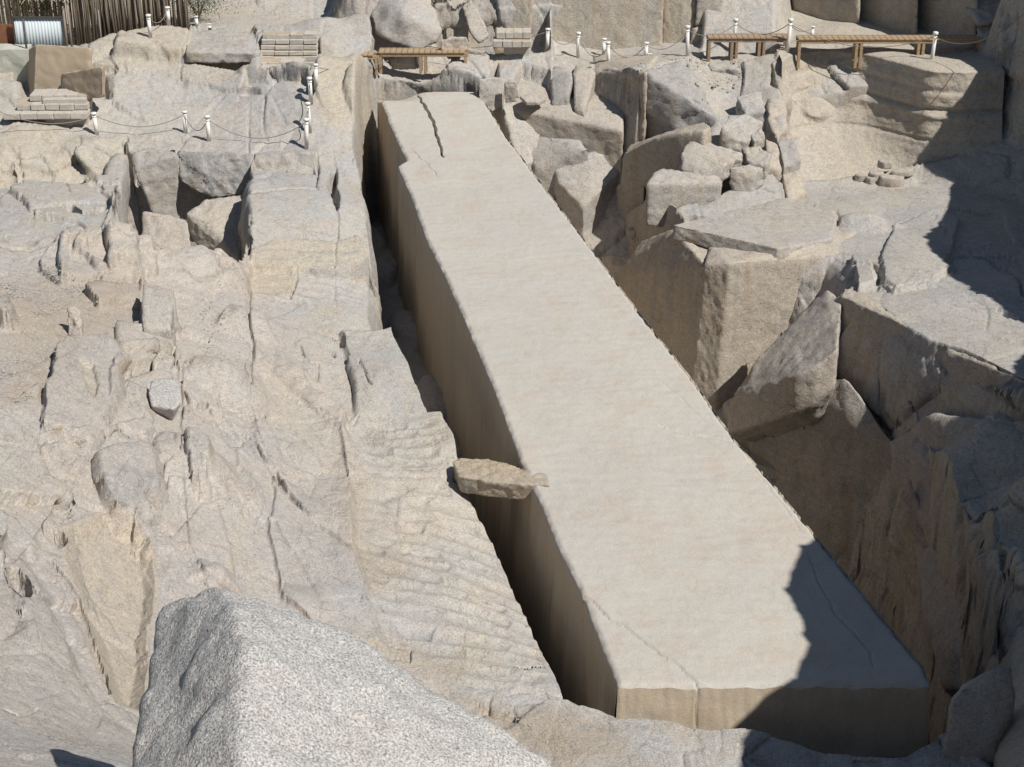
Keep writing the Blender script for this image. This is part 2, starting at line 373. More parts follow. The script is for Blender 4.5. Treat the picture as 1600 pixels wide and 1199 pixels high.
# ---- benches behind the head of the obelisk
P([(700,133,1.5),(708,127,1.5),(722,121,1.55),(735,116,1.6),(757,118,1.6),(800,112,1.7),(862,92,2.0),(862,70,2.0),(640,70,2.0),(560,100,1.9),(560,135,1.6),(590,140,1.5)],w=.3,warp=.5,mode='idw')

P([(762,128,1.8),(790,120,1.85),(862,112,1.9),(862,95,2.),(760,95,2.),(758,118,1.8)],w=.12,warp=.4,rough=.9)
P([(762,150,1.35),(764,130,1.5),(780,124,1.5),(782,152,1.3)],w=.1,warp=.2,rough=.8)
P([(800,137,1.5),(812,122,1.55),(858,130,1.5),(862,150,1.25),(845,158,1.2),(802,156,1.2)],w=.12,warp=.4,rough=.7)
P([(862,108,1.85),(868,100,1.9),(890,105,1.85),(895,107,1.85),(930,108,1.85),(960,110,2.05),(1000,111,2.3),(1010,100,2.35),(1040,97,2.3),(1100,85,2.3),(1100,60,2.2),(860,60,2.2)],w=.12,warp=.3,rough=.4,mode='idw')


# rock wall of the alcove, then the broken cone that leans against it
P([(1074,95,2.2),(1100,90,2.2),(1160,80,2.4),(1215,88,2.4),(1218,140,1.85),(1222,180,1.4),(1230,215,.95),(1240,250,.4),(1245,290,-.1),(1200,300,-.2),(1180,260,.2),(1160,250,.5),(1110,262,.5),(1070,262,.4),(1080,225,.8),(1110,200,1.05),(1122,188,1.2),(1100,165,1.5),(1088,130,1.9)],w=.25,mode='idw',warp=.6,rough=.7,ochre=.15)
# tilted slab below the shelf (lit) and its tip at the obelisk


# smooth curved wall and shells between slab and block
P([(1045,228,.1),(1112,198,1.0),(1122,188,1.1),(1110,262,.3),(1060,262,.1),(1012,285,-.2)],z=0,w=.5,mode='idw',warp=.15,rough=.3)




# slab under the block, then the thin shaded strip, then the ledge slab
P([(1060,328,-.05),(1075,322,0),(1100,318,.05),(1135,300,.15),(1165,282,.25),(1200,262,.4),(1225,285,.2),(1228,325,-.1),(1205,338,-.15),(1170,342,-.15),(1130,345,-.12),(1072,338,-.1),(1058,335,-.05)],w=.06,warp=.35,rough=.6,patina=.4,mode='idw')
# pillar block
PF=[(962,431,-1.45),(978,414,-1.1),(985,403,-.9),(993,396,-.75),(1003,386,-.5),(1012,391,-.5),(1018,388,-.42),(1038,372,-.05),(1051,357,.28),(1062,370,.2),(1074,377,.12),(1090,392,.02),(1101,414,-.1),(1112,392,.1),(1123,387,.12),(1140,411,-.05)]


# spur

#
#

#

P([(1450,690,-1.2),(1600,660,-.2),(1700,700,1),(1700,900,1.5),(1600,880,.4),(1560,860,-.4),(1510,800,-1.0)],w=.6,mode='idw',warp=.8,rough=1.3,ochre=.3)
# ---- upper left: outcrop with the small cave, benches, step cuts
P([(115,120,2.2),(150,105,2.4),(175,96,2.5),(240,95,2.5),(290,112,2.3),(300,118,2.25),(380,127,2.1),(390,100,2.3),(395,90,2.4),(310,95,2.4),(300,70,2.6),(310,60,2.7),(395,65,2.7),(395,45,2.9),(250,37,3.1),(180,50,2.9),(150,75,2.6)],w=.3,warp=.6,rough=1,ochre=.4)
P([(185,62,2.95),(230,66,2.9),(285,72,2.8),(295,60,2.85),(300,44,3.0),(260,38,3.1),(215,42,3.1),(188,48,3.05)],w=.25,warp=.6,rough=1)
P([(310,72,2.75),(345,72,2.75),(390,78,2.7),(405,60,2.9),(400,48,3.),(315,55,2.9)],w=.12,warp=.5,rough=1.1)
P([(500,100,2.3),(560,100,2.2),(580,88,2.3),(575,30,2.9),(560,20,3.2),(500,28,3.2),(400,40,3.0),(400,52,3.0),(496,52,3.0)],w=.15,warp=.3,rough=.6,patina=.4,mode='idw')
Dl([(372,146),(488,146),(496,108),(382,108)],-.35,w=.1,warp=.1)
Dl([(402,106),(498,106),(500,56),(404,56)],-.55,w=.1,warp=.1)
Dl([(306,100),(392,100),(398,80),(306,78)],-.55,w=.15,warp=.4,rough=.5,ochre=.8)
Dl([(20,157),(178,157),(180,98),(20,98)],-.42,w=.3,warp=.3)
# cliffs on the left above the hollow
P([(0,212,1.6),(30,200,1.65),(80,200,1.6),(130,212,1.5),(150,216,1.5),(190,215,1.45),(196,225,1.3),(200,260,.9),(190,300,.5),(182,345,.1),(182,380,-.2),(100,420,-.3),(0,420,-.3),(-60,420,-.3),(-60,200,1.7)],w=.3,mode='idw',warp=.8,rough=1.3,ochre=.45)


P([(397,240,1.15),(470,240,1.2),(495,235,1.2),(497,262,.9),(495,296,.7),(430,296,.7),(392,300,.6),(397,262,.9)],w=.12,mode='idw',warp=.4,rough=1.1,ochre=.2)
# hollow behind the crest
PW([(*at(a,b,z)[:2],-1.6) for a,b,z in [(198,226,1.35),(208,238,1.25),(240,238,1.2),(275,238,1.15),(392,243,1.15),(392,300,.9),(388,372,.9),(376,405,1.2),(345,394,1.45),(300,390,1.7),(215,387,2.1),(190,377,2.1),(182,355,1.6),(188,300,1.2),(196,250,1.3)]],w=.2,warp=.4,mini=True,prof=1)

# crest of the near hill, boulders in it
P([(68,385,2.25),(75,372,2.3),(100,378,2.2),(118,368,2.35),(160,368,2.3),(215,380,2.1),(300,385,1.7),(345,388,1.45),(365,400,1.3),(372,420,1.2),(330,440,1.3),(250,430,1.6),(160,440,1.9),(100,430,2.1),(90,430,2.0),(66,420,2.1)],w=.35,mode='idw',warp=.7,rough=1.1)
# left rock edge above the dressed ledge
P([(390,480,.9),(440,560,.75),(500,610,.6),(534,640,.45),(540,700,.4),(545,760,.4),(548,855,.4),(560,900,.42),(597,1000,.35),(597,1008,.35),(540,1005,.5),(450,950,.8),(300,900,1.6),(250,700,2.0),(300,560,1.6),(350,480,1.3)],w=.15,mode='idw',warp=.7,maxi=True,rough=.8)
# ---- dressed ledges stepping down along the left trench
P([(390,385,1.15),(430,370,1.2),(525,372,1.1),(560,370,1.0),(578,392,.9),(578,400,.85),(524,418,.8),(465,418,.8),(390,414,.9)],w=.12,warp=.3,rough=.25,ochre=.5)
P([(390,415,.85),(462,416,.85),(455,465,.55),(390,484,.5)],w=.08,warp=.3,rough=.25,ochre=.7)
P([(535,512,.5),(590,510,.45),(614,508,.4),(636,565,.3),(666,645,.15),(640,650,.15),(560,655,.15),(560,600,.25)],w=.12,warp=.3,rough=.3,patina=.2)
P([(535,655,.12),(600,650,.12),(690,645,.1),(708,680,.08),(717,715,.05),(700,740,0),(640,742,0),(580,725,.02),(545,700,.1)],w=.15,warp=.4,rough=.25)
# front shelf rock
P([(860,1092,-.05),(900,1100,-.05),(965,1118,-.1),(1030,1122,-.1),(1110,1145,-.15),(1190,1140,-.15),(1225,1150,-.2),(1290,1172,-.3),(1400,1182,-.35),(1420,1178,-.35),(1460,1150,-.3),(1475,1130,-.3),(1540,1199,-.2),(1540,1260,0),(700,1260,0),(780,1150,0),(820,1120,0)],w=.15,warp=.6,rough=.7,mode='idw',patina=.25)
# ---- the trench cut round the obelisk
LR=[(548,205,1.5),(556,230,1.4),(566,285,1.1),(570,300,1.05),(575,350,.95),(579,395,.85),(573,440,.7),(570,475,.55),(585,508,.45),(612,509,.4),(636,565,.3),(666,643,.15),(690,646,.1),(708,680,.08),(717,720,.03),(735,765,0),(765,800,-.02),(790,850,-.05),(825,930,-.05),(850,1000,-.08),(868,1050,-.1),(880,1083,-.1),(925,1105,-.1),(966,1122,-.1)]
TL=[tuple(at(*p)) for p in LR]
TF=[tuple(at(*p)) for p in [(1030,1122,-.1),(1110,1140,-.15),(1190,1141,-.15),(1225,1152,-.2),(1290,1172,-.3),(1400,1182,-.35),(1460,1150,-.3)]]
TR=[(6.5,17.4,0),(7.0,20,0),(7.0,23,0),(6.3,25.5,0),(5.4,27.5,0),(4.3,30,0),(3.5,32,0),(2.6,34,0),(1.9,36.5,0),(1.1,39,0),(.4,41.5,0),(-.4,43.4,0),(-2,44.0,0),(-3.7,44.2,0),(-4.2,42.5,0)]
TRENCH=[(p[0],p[1],-2.1 if p[1]>27.5 else -7) for p in TL+TF+TR]
PW(TRENCH,mode='idw',w=.28,warp=.25,mini=True,rough=.5,region='trench_floor')
PW([(4.2,31.4,-8),(6.0,30.6,-8),(7.1,29.6,-8),(8.0,27.5,-8),(7.9,24,-8),(7.4,20,-8),(6.7,17.6,-8),(5,19,-8),(3.5,26,-8)],w=.3,warp=.5,mini=True,rough=.5,region='trench_floor')
# stepped lumps on the trench floor
for x,y,z in [(-3.9,41,-1.0),(-3.4,38.5,-1.6),(-2.4,35,-1.5),(-1.6,31.5,-1.8),(-1.1,29,-1.8)]:
    push('bump',[(x,y,0)],rx=.5,ry=.9,dz=.35,rot=0.2,prof=.5)
# ================================================================ left hill: slabs, joints, sockets
Dl([(72,655),(76,600),(92,540),(102,527),(166,525),(184,548),(188,600),(160,650),(125,672)],.28,w=0.088,warp=.5,rough=.6,patina=.25,prof=1)
Dl([(178,578),(190,562),(222,578),(268,560),(272,600),(232,600),(228,680),(180,660)],.08,w=0.055,warp=.5,rough=.7,prof=1)
Dl([(160,702),(200,690),(231,690),(236,720),(238,750),(210,780),(185,778),(170,760)],.30,w=0.138,warp=.5,rough=1.1,patina=.4,prof=1)
Dl([(298,682),(318,676),(332,690),(326,722),(303,728)],.16,w=0.055,warp=.5,rough=.9,prof=1)
Dl([(206,778),(235,762),(248,790),(240,800),(205,795)],.14,w=0.044,warp=.5,rough=.9,prof=1)
Dl([(205,835),(268,838),(268,852),(222,850)],.10,w=0.033,warp=.5,rough=.9,prof=1)
# fin of grey rock bottom left and the smooth tan runnel beside it
Dl([(28,880),(40,868),(62,905),(85,960),(106,1020),(150,1100),(225,1130),(225,1260),(-80,1260),(-80,880)],.22,w=0.154,warp=.5,rough=.6,patina=.35,prof=1)
Dl([(22,1000),(45,985),(50,960),(30,905),(10,880),(-40,880),(-40,1010)],-.15,w=0.138,warp=.5,pink=.4,prof=1)
Dl([(98,822),(120,812),(160,800),(210,806),(232,840),(240,900),(236,980),(228,1060),(222,1110),(180,1096),(160,1050),(145,1000),(122,920),(104,870)],-.22,w=0.165,warp=.5,rough=.3,ochre=.7,pink=.3,prof=1)
Dl([(70,820),(80,818),(101,838),(98,850),(84,842)],-.3,w=0.033,warp=.5,prof=1)
Dl([(0,800),(-40,780),(-40,870),(3,858),(14,840),(18,815)],.35,w=0.066,warp=.5,rough=.3,prof=1)
# scree hollow
Tn([(0,470),(60,440),(140,440),(230,450),(222,500),(180,520),(100,530),(60,620),(0,640)],w=1.,rough=.25,dirt=.38,pink=.3)
Tn([(290,420),(385,430),(388,560),(340,540),(300,470)],w=.8,pink=.85,rough=.4)
Tn([(540,650),(700,650),(740,760),(800,860),(860,1040),(870,1085),(700,1060),(600,1000),(555,860)],w=.5,rough=.12,patina=0,ochre=.1)
Tn([(395,300),(575,300),(575,500),(395,500)],w=.3,rough=.22)
Tn([(395,490),(560,490),(600,640),(540,660),(400,640)],w=.4,rough=.35,ochre=.2)
# broken crest boulders
Dl([(100,378),(118,368),(135,385),(158,415),(165,420),(140,430),(98,430),(96,400)],.18,w=0.066,warp=.5,rough=.8,prof=1)
Dl([(120,371),(160,368),(215,380),(240,400),(235,420),(190,425),(158,420),(140,390)],.15,w=0.077,warp=.5,rough=.9,prof=1)
Dl([(175,362),(192,356),(205,365),(212,380),(172,378)],.3,w=0.055,warp=.5,rough=.7,prof=1)
Dl([(135,440),(150,428),(190,432),(222,438),(215,470),(180,462),(155,470)],.18,w=0.066,warp=.5,rough=.9,patina=.2,prof=1)
Dl([(0,448),(10,455),(18,478),(8,488),(0,480),(-30,480),(-30,440)],.35,w=0.083,warp=.5,patina=.5,prof=1)
Dl([(90,378),(103,372),(105,395),(96,430),(66,420),(64,402),(72,385)],.12,w=0.055,warp=.5,pink=.4,prof=1)
# broken faces and slabs in between
Dl([(185,505),(222,503),(222,440),(268,455),(272,520),(270,540),(225,545),(188,540)],.16,w=.05,warp=.4,prof=1,rough=.5)
Tn([(187,538),(268,540),(268,562),(225,585),(190,575)],w=.12,rough=1.6,ochre=.6,patina=.4)
Tn([(165,745),(200,735),(236,745),(236,775),(205,788),(175,775)],w=.15,rough=2.,patina=.9)
Tn([(298,690),(330,690),(325,725),(303,728)],w=.1,rough=1.6,patina=.6)
Tn([(228,674),(238,676),(238,702),(230,700)],w=.05,patina=.9)
Tn([(290,500),(330,510),(345,580),(400,650),(430,720),(400,715),(340,640),(300,560)],w=.4,rough=1.3,pink=.5)
Dl([(276,540),(300,560),(345,600),(350,650),(330,640),(322,628),(300,625),(284,600)],.10,w=.05,warp=.5,prof=1,rough=.8)
Dl([(309,628),(322,622),(324,630),(314,636)],-.15,w=.03,warp=.3,prof=1)
Dl([(332,655),(360,665),(395,700),(415,725),(380,712),(345,680)],-.09,w=.05,warp=.5,prof=1,rough=1.,patina=.4)
Dl([(120,560),(150,570),(158,600),(150,622),(138,610)],-.08,w=.05,warp=.4,prof=1,ochre=.6)
Dl([(290,740),(330,740),(345,800),(360,900),(330,910),(300,850)],.07,w=.05,warp=.4,prof=1)
Dl([(430,740),(470,760),(500,830),(548,857),(560,900),(597,1005),(520,1000),(440,930),(425,830)],.09,w=.05,warp=.5,prof=1)
Dl([(400,575),(450,600),(500,640),(534,660),(545,740),(500,740),(440,720),(420,650)],-.06,w=.05,warp=.5,prof=1)
Dl([(392,485),(480,470),(500,540),(500,600),(470,600),(400,560)],.06,w=.05,warp=.4,prof=1)
Dl([(0,640),(60,600),(68,660),(62,740),(100,760),(60,830),(0,850),(-60,850),(-60,640)],.10,w=.06,warp=.6,prof=1)
Dl([(300,60),(420,60)  ,(420,50),(300,50)],.02,w=.05,prof=1)
Dl([(210,232),(270,225),(275,236),(240,240),(212,238)],.05,w=.04,prof=1)
#Dl([(395,265),(430,262),(455,275),(495,272),(494,296),(400,297)],.10,w=.06,warp=.6,prof=1,rough=.9)
Dl([(20,240),(70,235),(110,270),(150,300),(185,320),(180,345),(120,345),(60,330),(20,300)],.14,w=.08,warp=.7,prof=1)
Dl([(120,225),(185,222),(190,280),(180,310),(140,280)],.12,w=.07,warp=.6,prof=1)
# joints
for pts,w_,dz in [
 ([(387,170),(389,300),(388,420),(390,520),(392,600)],.03,.10),([(388,300),(384,330),(386,355),(383,370),(388,396)],.05,.3),
 ([(300,298),(330,304),(365,297),(392,302),(430,297),(495,297)],.05,.25),([(495,240),(496,262),(495,298)],.03,.15),([(522,262),(518,290),(527,322)],.09,.4),
 ([(520,215),(522,262),(526,322),(528,372),(524,410),(521,420)],.02,.08),([(387,262),(391,290),(392,300)],.05,.2),
 ([(465,416),(460,440),(454,466)],.035,.12),([(521,420),(522,480)],.015,.04),([(390,415),(430,411),(470,417),(522,416),(578,425)],.02,.05),([(528,372),(560,378),(578,372)],.015,.04),
 ([(325,632),(350,645),(390,680),(412,715),(430,740),(450,775),(480,800),(530,845),(548,856)],.05,.09),([(430,740),(445,770),(468,795)],.045,.1),
 ([(380,560),(388,600),(390,622)],.02,.08),([(388,620),(395,650),(412,700)],.015,.06),([(445,618),(465,630),(500,636),(530,655),(560,650)],.02,.07),([(470,540),(480,565),(497,570),(498,598)],.03,.10),
 ([(520,535),(530,528),(536,540)],.07,.25),([(515,552),(522,560)],.06,.2),([(560,560),(575,600),(582,604)],.03,.12),([(532,658),(545,655),(560,640)],.015,.05),
 ([(540,720),(575,735),(600,742),(650,745),(700,742)],.025,.05),([(240,740),(258,722),(270,712)],.03,.12),([(240,760),(262,740),(300,742)],.02,.06),
 ([(283,540),(283,640),(285,700)],.02,.08),([(330,590),(345,640),(352,680)],.015,.05),([(355,650),(400,700),(440,770)],.02,.08),
 ([(120,668),(180,672),(200,690)],.04,.12),([(125,740),(140,705),(155,680)],.045,.15),([(90,810),(105,780),(112,770)],.03,.12),([(70,665),(60,700),(70,730)],.03,.10),
 ([(80,870),(100,900),(120,930),(140,990),(170,1080)],.03,.12),([(26,885),(32,900),(42,925)],.06,.3),([(0,1110),(30,1120),(60,1110)],.02,.08),
 ([(540,1000),(600,1020),(640,1035)],.02,.05),([(745,1100),(770,1115),(805,1123)],.05,.16),([(610,1008),(640,1015),(640,1035)],.02,.06),([(790,1035),(815,1042),(850,1040)],.02,.05),
 ([(1290,1120),(1310,1130)],.02,.05),([(1180,1182),(1210,1190)],.05,.1),([(960,1100),(1000,1115),(1050,1110)],.015,.04),([(655,108),(700,112),(740,110)],.02,.06),([(560,140),(600,132)],.02,.05),
 ([(196,215),(198,260),(200,300)],.05,.4),([(30,310),(80,318),(115,318),(160,322)],.03,.12),([(0,330),(50,338),(105,350)],.03,.12),([(105,318),(120,330),(140,332),(160,322)],.10,.4),
 ([(10,225),(30,250),(35,290)],.03,.12),([(60,240),(80,275),(110,300)],.03,.10),([(90,230),(115,250),(125,268)],.02,.08),([(0,388),(40,390),(72,386)],.06,.25),
 ([(1370,453),(1400,455),(1430,448),(1460,443),(1478,430),(1490,424),(1482,412),(1484,404),(1510,401),(1540,405),(1575,420),(1595,440),(1598,462)],.05,.14),
 ([(1560,485),(1580,495),(1600,500)],.07,.2),([(1362,412),(1370,430),(1374,450)],.06,.25),([(1372,420),(1376,445),(1400,455)],.04,.15),([(1450,330),(1480,370),(1520,395)],.02,.06),

 ([(1222,322),(1250,326),(1270,322)],.05,.2),
 ([(1300,690),(1308,740),(1350,800)],.08,.3),([(1380,575),(1382,640),(1400,700),(1430,760)],.07,.35),([(1500,840),(1515,870),(1540,860),(1570,862),(1575,890)],.07,.35),([(1210,690),(1250,700),(1300,712)],.10,.3)]:
    Cr(pts,w_,dz)
# undercut flake line on the ledge slab
Dl([(1335,400),(1345,396),(1360,405),(1372,430),(1374,450),(1340,447),(1333,430)],.16,w=0.044,warp=.5,rough=.5,prof=1)
Dl([(1376,440),(1400,455),(1430,448),(1460,443),(1480,428),(1492,424),(1484,404),(1500,340),(1450,330),(1400,350),(1380,400)],.10,w=0.028,warp=.5,prof=1)
# dish and boulders on the upper floor
#Dl([(1285,165),(1330,160),(1336,168),(1330,188),(1318,198),(1288,197),(1272,190)],.12,w=0.055,warp=.5,prof=1)
Dl([(1285,335),(1310,330),(1318,345),(1310,362),(1290,360)],-.18,w=0.110,warp=.5,prof=1)
Bp(1330,355,.9,.5,.25); Bp(1358,348,.8,.4,.2)
# chisel marks in rows on the dressed ledge, stepped bands above
Sc([(545,660),(690,650),(715,720),(640,742),(560,730)],.06,.75,.33,rot=2,df=.15,dirt=.3)
Sc([(545,745),(640,748),(725,745),(790,850),(800,870),(560,850)],.055,1.8,.34,rot=0,df=.2,dirt=.4)
Sc([(555,850),(800,870),(860,1040),(868,1090),(720,1080),(620,1010),(565,900)],.09,.95,.40,rot=0,df=.42,dirt=.85)
Rp([(395,380),(575,380),(575,480),(395,480)],.05,1.2,.16,rot=3)
Tn([(0,380),(390,380),(540,640),(560,860),(300,1199),(0,1199)],w=.5,pink=.3)
Tn([(545,845),(620,850),(640,900),(590,925),(560,900)],w=.5,dirt=.35)
Tn([(545,740),(600,745),(560,820),(545,830)],w=.5,dirt=.3)
Tn([(690,1075),(800,1110),(960,1130),(1000,1199),(880,1199),(760,1140)],w=.5,dirt=.45)
Tn([(560,1000),(640,1010),(720,1030),(740,1060),(690,1070),(620,1040)],w=.5,dirt=.35)
Tn([(400,750),(480,760),(540,860),(600,1000),(430,950)],w=.5,patina=.3,rough=.35)
Tn([(490,100),(570,105),(580,190),(545,215),(500,180)],w=.4,ochre=.6,rough=.3)
Tn([(430,130),(480,150),(470,230),(445,230)],w=.3,patina=.8)
Tn([(0,0),(600,0),(560,35),(300,35),(290,30)],w=1.5,region='sand_slope',dirt=.15,rough=.3,ochre=.3)
# ================================================================ terrain mesh: rows and columns closer where the relief is steep
def make_mesh(name, co, faces, mat, smooth_=True, parent=None):
    me = bpy.data.meshes.new(name); co = np.asarray(co, np.float32); faces = np.asarray(faces, np.int32); n = faces.shape[1]
    me.vertices.add(len(co)); me.vertices.foreach_set('co', co.ravel())
    me.loops.add(faces.size); me.loops.foreach_set('vertex_index', faces.ravel())
    me.polygons.add(len(faces)); me.polygons.foreach_set('loop_start', np.arange(0, faces.size, n, dtype=np.int32))
    me.update(calc_edges=True)
    me.polygons.foreach_set('use_smooth', np.full(len(faces), smooth_))
    if mat: me.materials.append(mat)
    o = bpy.data.objects.new(name, me); sc.collection.objects.link(o)
    if parent: o.parent = parent
    return o
NC, NR = int(940 * LOD), int(980 * LOD)
azi = np.concatenate([np.linspace(-75, -23.2, 40, endpoint=False), np.linspace(-23.2, 23.2, NC), np.linspace(23.2, 75, 170)[1:]])
azr = np.radians(azi)
rd = np.concatenate([np.linspace(1.2, 8, 60, endpoint=False), 8 * (58 / 8) ** np.linspace(0, 1, 1300)])
csel = np.arange(0, len(azr), 5)
X = np.sin(azr[csel])[:, None] * rd; Y = np.cos(azr[csel])[:, None] * rd
Hc = height(X, Y).reshape(X.shape)
e = np.arctan2(Hc - CAMZ, rd[None]); de = np.abs(np.diff(e, axis=1))
ds = np.hypot(np.diff(Hc, axis=1), np.diff(rd)[None]) / np.hypot(rd[1:], CAMZ)[None]
den = de + .10 * ds
def blur(a, k, ax):
    for _ in range(2):
        c = np.cumsum(np.concatenate([np.repeat(np.take(a, [0], ax), k + 1, ax), a, np.repeat(np.take(a, [-1], ax), k, ax)], ax), ax)
        n = a.shape[ax]; a = (np.take(c, np.arange(2 * k + 1, 2 * k + 1 + n), ax) - np.take(c, np.arange(0, n), ax)) / (2 * k + 1)
    return a
den = blur(den, 2, 1); den = blur(den, 6, 0); den *= np.where(rd[1:] < 8, .3, 1)[None]
cdf = np.concatenate([np.zeros((len(csel), 1)), np.cumsum(den, 1)], 1); cdf /= cdf[:, -1:]
tt = np.linspace(0, 1, NR); Rc = np.stack([np.interp(tt, c, rd) for c in cdf])
R = np.stack([np.interp(azr, azr[csel], Rc[:, j]) for j in range(NR)], 1)
R = np.concatenate([R, np.tile(58 * (900 / 58) ** np.linspace(0, 1, 14)[1:], (len(azr), 1))], 1)
X = np.sin(azr)[:, None] * R; Y = np.cos(azr)[:, None] * R
H, A = height(X, Y, attrs=True)
H = H.reshape(X.shape); A = A.reshape(NA, *X.shape)
Pp = np.stack([X, Y, H], -1).astype(np.float32)
du = np.gradient(Pp, axis=0); dv = np.gradient(Pp, axis=1)
Nn = np.cross(dv, du); Nn /= np.linalg.norm(Nn, axis=-1, keepdims=True) + 1e-9
Nn[Nn[..., 2] < 0] *= -1
for ax in (0, 1): Nn = blur(Nn, 1, ax)
steep = 1 - np.clip(Nn[..., 2], 0, 1)
x, y, z = [Pp[..., i].ravel() for i in range(3)]
rough = A[0].ravel()
# fractured blocks lean along the natural joints of the quarry
q = .25 * gnoise(x / 2, y / 2, z / 2)
f1, j1 = facets((x * .9 + y * .35) / 1.9 + q, (y - .4 * x) / 3.0, z / 1.3 + q)
f2, j2 = facets((x + .3 * y) / .5 + 5, (y - .3 * x) / .8, z / .45 + 3 + q)
f4, j4 = facets((x + .2 * y) / .21 + 9, (y - .2 * x) / .3, z / .2 + 1)
f3 = fbm(x / .33, y / .33, z / .33, 4)
disp = rough * (.36 * f1 + .065 * f2 + .018 * f4 - .06 * np.clip(1 - j1 / .035, 0, 1) - .02 * np.clip(1 - j2 / .07, 0, 1)) + (.004 + .010 * rough) * f3
disp *= .65 + .9 * steep.ravel()
mask = (np.abs(X) < 45).ravel() & (R.ravel() < 70)
Pp = Pp + Nn * (disp * mask).reshape(X.shape)[..., None]
ncol, nrow = X.shape
idx = np.arange(ncol * nrow).reshape(ncol, nrow)
F = np.stack([idx[:-1, :-1], idx[1:, :-1], idx[1:, 1:], idx[:-1, 1:]], -1).reshape(-1, 4)
regv = A[4].ravel()[F[:, 0]].astype(int)
col = np.stack([A[1].ravel(), A[2].ravel(), A[3].ravel(), A[5].ravel()], -1).astype(np.float32)
def add_attr(o, c):
    at_ = o.data.color_attributes.new('tone', 'FLOAT_COLOR', 'POINT'); at_.data.foreach_set('color', np.asarray(c, np.float32).ravel())
names = ['bedrock'] + REG
for i, nm in enumerate(names):
    fs = F[regv == i]
    if not len(fs): continue
    u, inv = np.unique(fs, return_inverse=True)
    o = make_mesh(nm, Pp.reshape(-1, 3)[u], inv.reshape(-1, 4), M_ROCK); add_attr(o, col[u]); o['kind'] = 'structure'
gs = make_mesh('ground', [(-900, -900, -10), (900, -900, -10), (900, 900, -10), (-900, 900, -10)], [(0, 1, 2, 3)], M_ROCK); gs['kind'] = 'structure'
# ================================================================ the obelisk
def obz(y): return np.interp(y, [17.8, 20, 43.2], [0, .12, 1.5])
def at_ob(px, py):
    z = 0.
    for _ in range(25): p = at(px, py, z); z = float(obz(p[1]))
    return p
OL = [(966,1071),(950,1035),(932,985),(914,937),(893,895),(871,850),(845,785),(815,722),(770,602),(735,520),(700,440),(665,370),(645,312),(622,259),(636,250),(625,228),(610,195),(597,160),(588,142)]
OR = [(1450,1064),(1442,1042),(1350,930),(1262,822),(1205,752),(1150,690),(1080,590),(1000,490),(955,430),(910,370),(850,292),(815,245),(790,212),(770,180),(757,158),(742,147)]
OLW = np.array([at_ob(*p) for p in OL]); ORW = np.array([at_ob(*p) for p in OR])
OCR = [([(652,146),(655,152),(662,165),(668,172),(676,190),(682,210),(688,232),(693,246)], .032, .25), ([(640,230),(655,245),(672,262),(684,277)], .012, .04),
       ([(908,932),(920,940),(938,955),(960,970),(990,992),(1012,1005),(1030,1022),(1060,1042),(1086,1062),(1090,1070)], .013, .06), ([(1030,667),(1060,673),(1090,682),(1120,685),(1150,689)], .028, .045),
       ([(1262,865),(1290,930),(1300,955),(1335,990),(1360,1020),(1367,1050)], .010, .03), ([(1165,715),(1200,760),(1232,800),(1250,830)], .009, .02), ([(1020,590),(1060,620),(1100,655)], .022, .012), ([(815,718),(880,706),(960,700),(1050,690)],.03,.008)]
